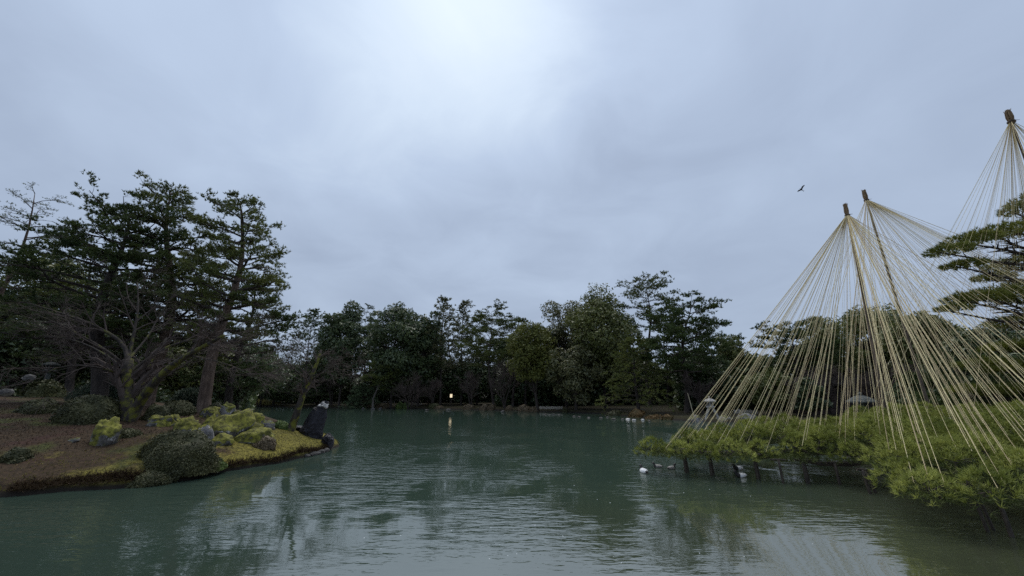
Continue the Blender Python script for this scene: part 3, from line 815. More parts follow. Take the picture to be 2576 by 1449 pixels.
# left hand background trees on the hill
for lb, px, D, top, R, mt in (
    ('dark olive broadleaf tree at the far left below the thin leaning pine', 20, 44, 660, 6.5, 'broad_olive'),
    ('dark olive broadleaf tree left of the dim pine on the hill', 120, 48, 672, 6.0, 'broad_olive'),
    ('dusky evergreen tree beyond the left edge of the lawn', -120, 42, 700, 6.5, 'broad_dark'),
    ('low dark evergreen behind the flat bluish stone at far left', 60, 40, 800, 5.5, 'broad_dark'),
    ('shaded evergreen behind the mossy bare tree', 300, 46, 800, 6.5, 'broad_dark'),
    ('shaded olive evergreen behind the island, left of the leaning tree', 470, 48, 830, 6.0, 'broad_olive'),
    ('dark round evergreen across the narrow water behind the island rocks', 600, 52, 850, 5.0, 'broad_dark')):
    b = at(px, 1000, D) * [1, 1, 0]; b[2] = max(H(b[0], b[1]), -.3)
    ht = at(px, top, D)[2] - b[2]
    broadleaf(lb, b, ht, R, .32, lo=.08, ncl=55, leaf=.2, nl=11000, mats=('bark_dark', mt))

# ---- the mossy bare cherry on the island
D = 20.0
def L3(pts): return [at(x, y, D + dz) for x, y, dz in pts]
b = hit(322, 1058)
dz0 = b[1] - D
D = b[1]
cherry_limbs = [
    (L3([(322, 1066, 0), (318, 1010, 0), (318, 950, 0), (322, 905, .1)]), .30, .22),
    (L3([(330, 1055, -.1), (350, 1000, -.3), (386, 965, -.5), (425, 920, -.8), (471, 893, -1.2), (511, 873, -1.6), (563, 844, -2.2)]), .24, .06),
    (L3([(327, 1040, .3), (345, 985, .8), (365, 940, 1.2), (380, 900, 1.8), (420, 850, 2.5)]), .17, .05),
    (L3([(322, 905, .1), (328, 870, .3), (270, 835, .2), (229, 812, 0), (141, 783, -.6), (70, 762, -1)]), .17, .03),
    (L3([(320, 925, .1), (275, 885, -.6), (215, 850, -1.2), (160, 820, -1.8), (90, 790, -2.4)]), .12, .025),
    (L3([(320, 940, .1), (370, 905, .8), (410, 870, 1.2), (460, 855, 1.6), (540, 850, 2.0), (620, 835, 2.6)]), .14, .03),
    (L3([(322, 910, .1), (332, 860, .5), (342, 820, .6), (350, 760, 1), (345, 710, 1.4)]), .14, .03),
    (L3([(318, 945, 0), (260, 925, -.8), (196, 916, -1.4), (140, 922, -1.8), (105, 935, -2), (98, 955, -2.1)]), .09, .02),
    (L3([(471, 893, -1.2), (530, 905, -1.6), (590, 920, -2), (630, 945, -2.4)]), .06, .015),
    (L3([(322, 905, .1), (380, 840, 2), (400, 790, 3), (440, 740, 3.6)]), .11, .025),
    (L3([(318, 930, .1), (250, 880, 2), (180, 850, 3), (110, 845, 3.6)]), .10, .02),
]
bare_tree('big bare cherry tree with several moss-covered trunks in front of the island pines', b, cherry_limbs,
          [dict(n=9, t0=.3, t1=1, L=2.1, ang=.75, K=6, wob=.16, up=.06, rmin=.012), dict(n=7, t0=.2, t1=1, L=1.0, ang=.7, K=5, wob=.18, up=.03, rmin=.007), dict(n=4, t0=.2, t1=1, L=.5, ang=.7, K=4, wob=.2, rmin=.0055)],
          mats='brown_twig', moss='bark_moss', trunk_n=3, name='bare_cherry_tree')
# ---- the leaning bare tree by the standing stone
b = hit(732, 1083); D = b[1]
bare_tree('slim leaning mossy tree with bare wet branches beside the standing stone', b, [
    (L3([(730, 1088, 0), (748, 1035, 0), (767, 977, .1), (778, 955, .1), (792, 930, .2), (803, 906, .3), (808, 880, .4)]), .23, .06),
    (L3([(776, 958, .1), (750, 935, -.3), (729, 926, -.6), (722, 900, -.8), (712, 880, -1)]), .07, .02),
    (L3([(778, 956, .1), (800, 945, .4), (841, 917, .9), (856, 900, 1.1)]), .07, .02),
    (L3([(790, 932, .2), (775, 905, .6), (760, 880, .9), (755, 860, 1.1)]), .05, .015),
    (L3([(772, 965, .1), (735, 945, .6), (700, 935, 1.0), (670, 938, 1.3)]), .05, .015),
    (L3([(784, 945, .2), (830, 935, -.4), (870, 928, -.8), (905, 925, -1)]), .05, .015)],
    [dict(n=10, t0=.35, t1=1, L=1.15, ang=.75, K=6, wob=.2, up=.05, rmin=.010), dict(n=6, t0=.2, t1=1, L=.6, ang=.7, K=5, wob=.2, up=.03, rmin=.007), dict(n=4, t0=.2, t1=1, L=.32, ang=.7, K=4, wob=.2, rmin=.006)],
    mats='brown_twig', moss='bark_moss', name='bare_tree')

# blue-green juniper mounds beside the mossy trunks
for px, py, hw, hh, lb in ((215, 1015, 88, 62, 'spreading blue-green juniper left of the mossy trunk'), (452, 1022, 46, 48, 'spreading blue-green juniper right of the twin mossy trunks')):
    p = hit(px, py, 12, 60); s = mpp(p[1], p[2])
    mb = MB(); n = 2200
    d = nrm(rng.normal(size=(n, 3))); d[:, 2] = np.abs(d[:, 2])
    C = p + np.array([0, hw * s * .6, -.1]) + d * np.array([hw * s, hw * s * .8, hh * s]) * rng.uniform(.55, 1.0, (n, 1))
    blades(mb, C, d * [1, 1, .2] + np.array([0, 0, .05]), 8, .22, .05, .75)
    B = np.stack([np.repeat((p + np.array([0, hw * s * .6, -.1]))[None], 60, 0), C[:60] * .5 + p * .5 + [0, .2, .1], C[:60]], 1)
    tubes(mb, B, np.tile(np.array([[.05, .03, .01]]), (60, 1)), 4, 1)
    tag(mb.build('juniper', [M['bush_blue'], M['bark_dark']], origin=p), lb, 'shrub')

# ------------------------------------------------------------------ far shore trees
def fbase(px, D):
    b = at(px, 1000, D) * [1, 1, 0]; b[2] = H(b[0], b[1]); return b
def far_broad(lb, px, D, top, hw, mt, lo=.15, nl=8500, leaf=.24, ncl=48, bark='bark_dark', **k):
    b = fbase(px, D); ht = at(px, top, D)[2] - b[2]
    return broadleaf(lb, b, ht, hw * 1.22 * mpp(D, 8), .3, lo=lo, ncl=int(ncl * 1.3), leaf=leaf, nl=int(nl * 1.4), mats=(bark, mt), **k)
def far_pine(lb, px0, D, px, top, hw, mt='pine_far', lo=.45, nb=24, prof='umbrella', dens=1.0, bark='bark_dark', r0=.3, **k):
    b = fbase(px0, D); t = at(px, top, D)
    return pine(lb, b, t - [0, 0, .9], hw * 1.08 * mpp(D, 10), r0, lo=lo, nb=nb, prof=prof, mats=(bark, mt), tuft=.36, wd=.12, nbl=5, dens=dens, **k)
def far_con(lb, px, D, top, hw, mt='conifer_green', **k):
    b = fbase(px, D); ht = at(px, top, D)[2] - b[2]
    return conifer(lb, b, ht, hw * 1.2 * mpp(D, 6), .28, mats=('bark_dark', mt), **k)

far_con('spiky dark fir standing alone against the sky in the gap right of the island trees', 762, 96, 778, 80, 'pine_dark', tiers=22, per=6, droop=.0, ln=.42, wd=.12, up=.12, power=.75, lo=.15, ragged=.3)
far_broad('rounded evergreen at the left end of the far tree line, beside the fir', 855, 96, 762, 58, 'broad_dark', nl=11000, leaf=.3)
far_pine('small flat-topped pine peeping over the far tree line left of centre', 915, 104, 924, 778, 40, 'pine_dark', dens=.9)
far_broad('broad dark evergreen in the left half of the far tree line with a feathery top', 985, 92, 760, 68, 'broad_dark', nl=13000, leaf=.3, ncl=56)
far_broad('dull evergreen between the feathery-topped tree and the airy conifers', 1052, 94, 788, 48, 'broad_dark', nl=9000, leaf=.3)
far_con('airy conifer with thin upswept branches, left of the pair in the far tree line', 1108, 95, 752, 55, 'broad_grey', tiers=15, per=5, droop=-.03, up=.3, ln=.55, wd=.13, dens=1.1, lo=.3, power=.5, ragged=.4)
far_con('airy conifer with thin upswept branches, right of the pair in the far tree line', 1160, 97, 757, 50, 'broad_grey', tiers=14, per=5, droop=-.03, up=.3, ln=.55, wd=.13, dens=1.0, lo=.3, power=.5, ragged=.4)
far_pine('dense layered pine at the centre of the far tree line with bare trunk below', 1242, 84, 1236, 774, 62, 'pine_far', lo=.42, nb=30, prof='round', dens=1.2)
far_pine('thin open pine right of the dense layered pine, sky showing through', 1290, 86, 1286, 790, 36, 'pine_far', lo=.5, nb=16, dens=.5)
far_pine('slight pine just left of the yellow-green tree at the far tree line', 1322, 88, 1318, 795, 40, 'pine_far', lo=.45, nb=18, dens=.8)
far_broad('yellow-green leaning evergreen, the brightest crown on the far shore', 1352, 74, 808, 60, 'broad_yellow', lo=.25, nl=8500, leaf=.22, lean=(-.8, 0), ncl=40)
far_broad('grey-green leafy tree with a ragged top left of the big olive tree', 1425, 80, 738, 62, 'broad_grey', lo=.2, nl=9000, leaf=.24)
far_broad('big olive evergreen with the widest crown on the far shore', 1522, 74, 726, 84, 'broad_olive', lo=.12, nl=15000, leaf=.24, ncl=70)
far_broad('lower olive evergreen in front of the grey-green leafy tree', 1448, 70, 858, 56, 'broad_grey', lo=.1, nl=7500, leaf=.22)
far_pine('tall umbrella pine standing above the big olive tree', 1632, 78, 1618, 704, 68, 'pine_far', lo=.6, nb=22, dens=1.0, r0=.4)
far_con('spreading hemlock with layered drooping sprays right of the big olive tree', 1604, 60, 850, 78, 'conifer_green', tiers=14, per=7, droop=.1, ln=.4, wd=.14, lo=.16, power=.6)
far_pine('heavy dark pine with a leaning trunk left of the rope cones', 1722, 58, 1742, 752, 92, 'pine_dark', lo=.36, nb=40, prof='round', dens=1.3, r0=.42, bark='bark_dark')
far_broad('small pale-topped evergreen just left of the rope cones', 1856, 66, 846, 44, 'broad_olive', lo=.1, nl=6500, leaf=.22)
far_broad('dim evergreen filling below the heavy dark pine', 1790, 64, 880, 60, 'broad_dark', lo=.05, nl=8000, leaf=.24)
far_pine('flat-tiered pine seen through the left ropes', 1985, 56, 1985, 818, 78, 'pine_dark', lo=.5, nb=22, prof='flat', dens=.9)
far_broad('bright olive evergreen low behind the left ropes', 1930, 52, 930, 50, 'broad_olive', lo=.1, nl=6500, leaf=.2)
far_broad('round evergreen behind the middle ropes', 2085, 58, 808, 66, 'broad_olive', lo=.12, nl=10000, leaf=.22)
far_broad('tall domed evergreen behind the two poles', 2228, 62, 742, 84, 'broad_olive', lo=.15, nl=13000, leaf=.21, ncl=60)
far_broad('tall evergreen behind the right-hand ropes', 2372, 50, 776, 74, 'broad_olive', lo=.15, nl=10000, leaf=.21)
far_pine('dark low pine behind the right end of the spreading pine', 2420, 34, 2440, 905, 110, 'pine_dark', lo=.2, nb=26, prof='round', dens=1.2)
far_broad('dark evergreen behind the pine at the right edge', 2530, 44, 800, 90, 'broad_dark', lo=.1, nl=10000, leaf=.21)
far_broad('shaded evergreen low at the right edge behind the spreading pine', 2640, 36, 880, 90, 'broad_dark', lo=.05, nl=9000, leaf=.2)
far_pine('crooked garden pine with a pale curved trunk on the far bank', 942, 88, 955, 918, 44, 'pine_far', lo=.55, nb=14, dens=.9, bark='bark_grey', sway=.08)
far_con('low blue-green conifer at the far water edge left of the crooked garden pine', 908, 90, 968, 40, 'conifer_blue', tiers=9, per=8, droop=.12, ln=.45, wd=.16, lo=.05, power=.5)
far_broad('dark evergreen behind the leaning tree on the left far bank', 690, 104, 900, 55, 'broad_dark', lo=.05, nl=7500, leaf=.3)
far_broad('dark evergreen behind the standing stone on the far bank', 800, 104, 880, 60, 'broad_dark', lo=.05, nl=7500, leaf=.3)
far_broad('dark evergreen below the dense layered pine at centre', 1180, 100, 900, 60, 'broad_dark', lo=.05, nl=7500, leaf=.3)
far_broad('dark evergreen behind the lit lamp', 1085, 102, 870, 60, 'broad_dark', lo=.05, nl=7500, leaf=.3)
far_broad('dark evergreen behind the yellow-green tree', 1390, 92, 870, 60, 'broad_dark', lo=.05, nl=7500, leaf=.28)

second = [
    (884, 108, 800, 40, 'p', 'dark pine between the rounded evergreen and the broad dark evergreen'), (942, 106, 806, 44, 'b', 'dusky evergreen behind the crooked garden pine'),
    (1020, 108, 792, 40, 'p', 'dark pine behind the feathery-topped evergreen'), (1078, 106, 800, 42, 'b', 'dusky evergreen behind the lit lamp, under the airy conifers'),
    (1134, 108, 796, 46, 'p', 'dark pine between the two airy conifers'), (1200, 100, 800, 48, 'p', 'dark pine just left of the dense layered pine'),
    (1262, 100, 838, 44, 'b', 'dusky evergreen low behind the dense layered pine'), (1312, 98, 826, 46, 'b', 'dusky evergreen low behind the thin open pine'),
    (1478, 92, 756, 50, 'b', 'grey evergreen between the ragged-topped tree and the big olive tree'), (1574, 90, 762, 50, 'b', 'dusky evergreen right behind the big olive tree'),
    (1676, 86, 800, 52, 'p', 'dark pine behind the gap left of the heavy dark pine'), (1812, 82, 838, 56, 'p', 'dark pine behind the small pale-topped evergreen'),
    (820, 106, 830, 44, 'b', 'dusky evergreen just right of the spiky fir')]
for px, D, top, hw, kind, lb in second:
    if kind == 'p': far_pine(lb, px, D, px, top, hw, 'pine_dark', lo=.3, nb=22, prof='round', dens=1.0)
    else: far_broad(lb, px, D, top, hw, 'broad_dark', lo=.1, nl=5200, leaf=.3, ncl=34)

def far_bare(lb, px, D, top, hw, stems=3, tw=.02, mats='brown_twig', seed=0):
    b = fbase(px, D); ht = at(px, top, D)[2] - b[2]; R = hw * mpp(D, 5)
    limbs = []
    for k in range(stems):
        a = k * 2.4 + rng.uniform(0, 6); q = rng.uniform(.25, .6)
        tip = b + [math.cos(a) * R * q, math.sin(a) * R * q, ht * rng.uniform(.6, .8)]
        limbs.append(([b + [.1 * k, 0, -.2], b * .7 + tip * .3 + rng.normal(size=3) * .15, b * .35 + tip * .65 + rng.normal(size=3) * .2, tip], .16, .04))
    return bare_tree(lb, b, limbs, [dict(n=9, t0=.3, t1=1, L=R * .75, ang=.7, K=5, wob=.15, up=.1, rmin=.03), dict(n=7, t0=.2, t1=1, L=R * .4, ang=.65, K=4, wob=.18, up=.08, rmin=tw), dict(n=5, t0=.2, t1=1, L=R * .2, ang=.6, K=3, wob=.1, rmin=tw)], mats=mats, moss='bark_dark', trunk_n=stems)
far_bare('leafless brown tree at the centre of the far bank under the layered pine', 1268, 79.5, 905, 52, 4)
far_bare('leafless purplish-brown tree right of the crooked garden pine', 1030, 87, 935, 50, 3)
far_bare('leafless brown tree just left of the lit lamp', 1090, 88, 950, 34, 3)
far_bare('leafless brown tree just right of the lit lamp', 1185, 84, 925, 44, 3)
far_bare('leafless tree behind the bamboo pole and the two-legged lantern', 1762, 56, 930, 44, 3)
far_bare('leafless brown tree on the far bank left of the standing stone', 655, 102, 890, 50, 3)
far_bare('leafless pinkish-brown tree behind the standing stone', 835, 98, 905, 46, 3)
far_bare('leafless brown tree behind the middle of the spreading pine', 2075, 49, 905, 46, 4)
far_bare('leafless brown tree left of the dark teahouse', 2000, 50, 940, 36, 3)
far_bare('leafless brown tree in front of the right half of the teahouse', 2190, 47, 915, 50, 4)
far_bare('leafless brown tree at the right corner of the teahouse', 2270, 46, 900, 50, 4)
far_broad('low dark evergreen at the left corner of the teahouse', 2040, 48, 955, 30, 'broad_dark', lo=.02, nl=3000, leaf=.18, ncl=22)
far_broad('low dark evergreen right of the teahouse', 2300, 44, 950, 46, 'broad_dark', lo=.02, nl=4000, leaf=.18, ncl=26)

# far wood that closes the view behind the single trees
mb = MB()
def wood(px0, px1, D0, D1, zmax, n):
    px = rng.uniform(px0, px1, n); Dd = rng.uniform(D0, D1, n)
    rx = (px - 1288) / (FPX * CP + 276 * SP)
    x = rx * Dd
    hz = zmax * (.75 + .35 * vnoise(x, Dd, 5.0, 9))
    z = rng.uniform(.0, 1, n) ** .75 * hz + terrain(x, Dd)
    C = np.stack([x, Dd, z], 1)
    leaves(mb, C, np.array([[0, -.5, .6]]), .55, .8, tri=True)
wood(-500, 640, 66, 92, 11, 40000)
wood(560, 1350, 112, 128, 11.0, 40000)
wood(1250, 1800, 88, 108, 11, 34000)
wood(1700, 3000, 62, 82, 10.0, 40000)
tag(mb.build('woodland', M['broad_dark']), 'dark woodland closing the view behind the pond trees', 'woodland', kind='stuff')

# ------------------------------------------------------------------ far bank: clipped bushes, stones, fence, lamp
def K3(zx, zy): return (1280 + zx / 3.22) * .6389, (1500 + zy / 3.22) * .6389
def K4(zx, zy): return (2050 + zx / 3.68) * .6389, (1500 + zy / 3.68) * .6389
far_b = [
    (*K3(400, 345), 12, 16, 'bush_dark', 'clipped dark bush at the left of the far bank, below the long low hedge mound'),
    (*K3(535, 295), 22, 14, 'bush_dark', 'long low clipped mound at the foot of the crooked garden pine'),
    (*K3(540, 345), 9, 11, 'bush_brown', 'small brown clipped bush on the far bank beside the pale bank stones'),
    (*K3(660, 338), 10, 13, 'bush_brown', 'brown clipped bush right of the pale bank stones'),
    (*K3(770, 330), 9, 11, 'bush_brown', 'brown clipped bush left of the two bright green balls'),
    (*K3(940, 328), 10, 14, 'bush_green', 'left one of two bright green clipped balls on the far bank'),
    (*K3(1020, 335), 10, 13, 'bush_green', 'right one of two bright green clipped balls on the far bank'),
    (*K3(1375, 340), 15, 13, 'bush_dark', 'dark clipped mound left of the lit lamp'),
    (*K3(1440, 350), 13, 9, 'bush_brown', 'low brown bush at the water left of the lit lamp'),
    (*K3(1815, 360), 15, 14, 'bush_brown', 'brown clipped bush right of the lit lamp'),
    (*K3(2020, 365), 11, 14, 'bush_brown', 'first brown ball of the pair right of the lamp on the far bank'),
    (*K3(2115, 365), 11, 14, 'bush_brown', 'second brown ball of the pair right of the lamp on the far bank'),
    (*K3(2335, 370), 11, 13, 'bush_brown', 'brown clipped ball right of the pair at the centre of the far bank'),
    (*K4(55, 440), 18, 16, 'bush_brown', 'wide brown clipped bush left of the low pale fence'),
    (*K4(205, 455), 13, 15, 'bush_brown', 'brown clipped ball at the left end of the low pale fence'),
    (*K4(650, 500), 9, 18, 'bush_dark', 'upright dark bush at the right end of the low pale fence'),
    (*K4(1400, 525), 28, 18, 'bush_dark', 'ragged spreading bush above the white bank stones'),
    (*K4(1720, 535), 22, 23, 'bush_rust', 'large domed rust-tinged bush above the white bank stones'),
    (*K4(1970, 560), 24, 14, 'bush_rust', 'low orange-tinged bush right of the large domed bush'),
    (*K4(2160, 565), 18, 15, 'bush_rust', 'rounded orange bush at the right end of the visible far bank'),
]
for px, py, hw, hh, mt, lb in far_b:
    p = hit(px, py + 2, 30, 130); s = mpp(p[1], p[2])
    shrub('clipped_bush', p + [0, hw * s * .5, -.05], hw * s * 1.1, hw * s * .8, hh * s * 1.15, M[mt], lb, 1300, .11)
# reeds on the far bank behind the island
b = gnd(615, 1022, .1)
mb = MB(); n = 900
C = np.stack([b[0] + rng.normal(size=n) * 2.6, b[1] + 1.0 + rng.uniform(0, 3, n), np.full(n, .3)], 1)
blades(mb, C, np.array([0, 0, 1.0]), 4, 1.5, .10, .35)
tag(mb.build('reed_clump', M['reed'], origin=(b[0], b[1] + 1, .3)), 'pale yellow reed clump at the far water edge behind the mossy rocks', 'plant')
# pale stones along the bank
for k, (zx, zy, hw) in enumerate(((360, 478, 8), (420, 484, 5), (480, 478, 6), (560, 484, 6), (780, 508, 8), (850, 515, 8), (990, 525, 8), (1165, 528, 8), (1260, 520, 6), (1350, 548, 9), (1480, 548, 6), (1560, 548, 10), (1645, 560, 9), (1775, 560, 9), (1870, 575, 5))):
    px, py = K4(zx, zy); p = gnd(px, py + 2, .0); s = mpp(p[1], 0)
    bright = k in (11, 12, 13)
    rock('bank_stone', p + [0, .1, .04], (hw * s * (.6 if bright else .6), .3, .13 if bright else .12), 400 + k, M['rock_pale'] if bright else M['pebble'],
         'chalk-white stone at the water below the large domed bush' if bright else 'grey stone edging the far bank between the fence and the domed bush', 'stone', 'white bank stones' if bright else 'grey bank stones', sub=2)
for k, (zx, zy, hw) in enumerate(((480, 345, 6), (600, 350, 8), (700, 345, 6), (1560, 360, 9), (1290, 365, 6), (2250, 385, 6))):
    px, py = K3(zx, zy); p = gnd(px, py + 2, .0); s = mpp(p[1], 0)
    rock('bank_stone', p + [0, .1, .08], (hw * s * .8, .4, .22), 450 + k, M['pebble'], 'grey-brown stone edging the far bank left of the yellow-green tree', 'stone', 'grey-brown bank stones', sub=2)

def fence(lb, x0, x1, y, n, z=None):
    a = hit(x0, y, 30, 130); c = hit(x1, y, 30, 130)
    o = root('low_fence', a, lb, 'fence')
    sm = MB(); tubes(sm, [[0, 0, -.15], [0, 0, .5]], [[.075, .065]], 6); sh = None
    for k in range(n):
        q = a + (c - a) * k / (n - 1)
        if sh is None: st = sm.build('stake', M['fence'], o); sh = st.data
        else:
            st = bpy.data.objects.new('stake', sh); scene.collection.objects.link(st); st.parent = o
        st.location = (q[0] - a[0] + rng.uniform(-.03, .03), q[1] - a[1], H(q[0], q[1]) - a[2] + rng.uniform(-.05, .05))
        st.scale = (1, 1, rng.uniform(.85, 1.15))
    rm = MB()
    pts = np.array([[a[0] + (c[0] - a[0]) * t, a[1] + (c[1] - a[1]) * t + .06, 0] for t in np.linspace(0, 1, 12)])
    pts[:, 2] = terrain(pts[:, 0], pts[:, 1]) + .28
    tubes(rm, pts, np.full(12, .03), 5); rm.build('rail', M['fence'], o, a)
fence('low pale stake fence on the far bank left of the upright dark bush', 1358, 1414, 1029, 22)
fence('low pale stake fence at the left of the far bank behind the standing stone', 828, 884, 1016, 22)
fence('low pale stake fence between the long hedge mound and the two green balls', 928, 992, 1014, 22)
fence('low pale stake fence between the green balls and the lit lamp', 1018, 1060, 1018, 14)
fence('low pale stake fence glimpsed behind the ropes right of the two-legged lantern', 1848, 1906, 1040, 20)

# lit lamp
p = hit(1134, 1024, 30, 130)
o = root('garden_lamp', p, 'lit lamp on a thin dark post on the far bank', 'lamp')
hl = (at(1134, 994, p[1])[2] - p[2])
mb = MB(); tubes(mb, [p + [0, 0, -.1], p + [0, 0, hl - .5]], [.06, .05], 8); mb.build('post', M['bark_dark'], o, p)
def boxv(c, s): 
    c = np.asarray(c); s = np.asarray(s) / 2
    v = np.array([[x, y, z] for z in (-1, 1) for y in (-1, 1) for x in (-1, 1)]) * s + c
    return v, np.array([[0, 2, 3, 1], [4, 5, 7, 6], [0, 1, 5, 4], [2, 6, 7, 3], [0, 4, 6, 2], [1, 3, 7, 5]])
M['lamp_lit'] = plain_mat('lamp_lit', (.9, .8, .6), emit=((1.0, .8, .5), .5))
mb = MB(); mb.add(*boxv(p + [0, 0, hl - .14], (.5, .5, .72))); mb.build('lantern_glass', M['lamp_lit'], o, p)
mb = MB()
for sx in (-1, 1):
    for sy in (-1, 1): mb.add(*boxv(p + [sx * .26, sy * .26, hl - .14], (.05, .05, .8)))
mb.add(*boxv(p + [0, 0, hl + .29], (.66, .66, .07))); mb.add(*boxv(p + [0, 0, hl - .53], (.6, .6, .06)))
mb.build('lantern_frame', M['bark_dark'], o, p)

# ------------------------------------------------------------------ stone lanterns
def ring_lathe(mb, c, prof, sides=6, rot=0.0, m=0):
    c = np.asarray(c, float); V = []
    for r, z in prof:
        for j in range(sides):
            t = rot + 2 * math.pi * j / sides
            V.append(c + [r * math.cos(t), r * math.sin(t), z])
    K = len(prof)
    F = [(k * sides + j, k * sides + (j + 1) % sides, (k + 1) * sides + (j + 1) % sides, (k + 1) * sides + j) for k in range(K - 1) for j in range(sides)]
    mb.add(V, F, m)
    off = mb.n - K * sides
    mb.f.append(np.array([[off + (K - 1) * sides + j for j in range(sides)]])); mb.m.append(np.array([m]))
    mb.f.append(np.array([[off + j for j in range(sides)][::-1]])); mb.m.append(np.array([m]))
def lantern_head(o, p, z, s, m):
    mb = MB(); ring_lathe(mb, p + [0, 0, z], [(.30 * s, 0), (.46 * s, .08 * s), (.46 * s, .2 * s), (.34 * s, .24 * s)]); mb.build('platform', m, o, p)
    mb = MB()
    for j in range(6):
        t = 2 * math.pi * j / 6
        mb.add(*boxv(p + [.27 * s * math.cos(t), .27 * s * math.sin(t), z + .44 * s], (.1 * s, .1 * s, .42 * s)))
    mb.add(*boxv(p + [0, 0, z + .44 * s], (.2 * s, .2 * s, .42 * s)))
    mb.build('light_chamber', m, o, p)
    mb = MB(); ring_lathe(mb, p + [0, 0, z + .64 * s], [(.42 * s, 0), (.66 * s, -.02 * s), (.68 * s, .07 * s), (.42 * s, .22 * s), (.16 * s, .33 * s), (.08 * s, .35 * s)]); mb.build('roof', m, o, p)
    mb = MB(); ring_lathe(mb, p + [0, 0, z + .99 * s], [(.06 * s, 0), (.12 * s, .05 * s), (.11 * s, .13 * s), (.02 * s, .22 * s)], 8); mb.build('finial', m, o, p)
p = gnd(1792, 1062, 0.0); s = mpp(p[1], 0)
hh = (1062 - 994) * s
o = root('stone_lantern', p, 'two-legged stone lantern standing at the far water edge behind the left ropes', 'lantern')
zt = hh * .50
for sgn, dx, y0, zb in ((-1, -.62, 0, .25), (1, .82, .2, -.15)):
    mb = MB()
    pts = smooth_line([p + [dx * 1.15, y0, zb], p + [dx * .95, y0, zt * .42], p + [dx * .55, y0 * .5, zt * .82], p + [dx * .16, 0, zt + .06]], 8)
    tubes(mb, pts, np.linspace(.11, .16, 8), 8); mb.build('leg', M['stone_lantern'], o, p, smooth=True)
lantern_head(o, p, zt, hh * .36, M['stone_lantern'])
rock('shore_rock', p + [-1.5, .6, .2], (.9, .6, .55), 71, M['rock_grey'], 'grey mossy rock under the left leg of the two-legged lantern')
rock('shore_rock', p + [1.7, .7, .2], (1.0, .7, .5), 72, M['rock_grey'], 'grey rock right of the two-legged lantern')
rock('shore_rock', p + [4.2, .6, .25], (1.3, .8, .7), 73, M['rock_grey'], 'dark grey boulder at the far bank between the lantern and the spreading pine')
# broad-roofed lantern glimpsed through the middle ropes
p = at(2172, 1028, 38); p[2] = H(p[0], p[1]); s = mpp(38, 2)
o = root('snow_lantern', p, 'broad-roofed grey-green stone lantern seen through the middle ropes', 'lantern')
zt = at(2172, 1012, 38)[2] - p[2]
mb = MB()
for k in range(4):
    t = k * math.pi / 2 + .6
    pts = smooth_line([p + [.75 * math.cos(t), .75 * math.sin(t), -.1], p + [.7 * math.cos(t), .7 * math.sin(t), zt * .4], p + [.25 * math.cos(t), .25 * math.sin(t), zt * .75]], 7)
    lm = MB(); tubes(lm, pts, np.full(7, .11), 8); lm.build('leg', M['stone_green'], o, p)
mb = MB(); ring_lathe(mb, p + [0, 0, zt * .72], [(.3, 0), (.6, .06), (.6, .16), (.4, .2)]); mb.build('platform', M['stone_green'], o, p)
mb = MB(); ring_lathe(mb, p + [0, 0, zt * .72 + .2], [(.36, 0), (.36, max(.25, zt * .28 - .2))]); mb.build('light_chamber', M['stone_green'], o, p)
mb = MB(); ring_lathe(mb, p + [0, 0, zt], [(.5, 0), (1.2, -.04), (1.22, .08), (.85, .36), (.45, .56), (.18, .64)]); mb.build('roof', M['stone_green'], o, p)
mb = MB(); ring_lathe(mb, p + [0, 0, zt + .62], [(.1, 0), (.2, .08), (.18, .2), (.03, .34)], 8); mb.build('finial', M['stone_green'], o, p)
# lantern roof at far left among the trees
p = at(122, 940, 36.0); p[2] = H(p[0], p[1])
o = root('stone_lantern', p, 'stone lantern with a pale roof half hidden among the trees at far left', 'lantern')
zt = at(122, 916, p[1])[2] - p[2]
s0 = max(1.0, 1.0)
mb = MB(); ring_lathe(mb, p + [0, 0, -.1], [(.4, 0), (.4, .2), (.2, .28), (.18, zt - .75), (.28, zt - .68)]); mb.build('shaft', M['stone_green'], o, p)
lantern_head(o, p, zt - .68, .9, M['stone_green'])
# bamboo pole in the water
mb = MB(); a, b = gnd(1752, 1066, 0), None
b = at(1730, 989, a[1]); tubes(mb, np.linspace(a - [0, 0, .3], b, 6), np.linspace(.045, .03, 6), 6)
tag(mb.build('bamboo_pole', M['bamboo'], origin=a), 'thin pale bamboo pole standing aslant in the water left of the two-legged lantern', 'pole')

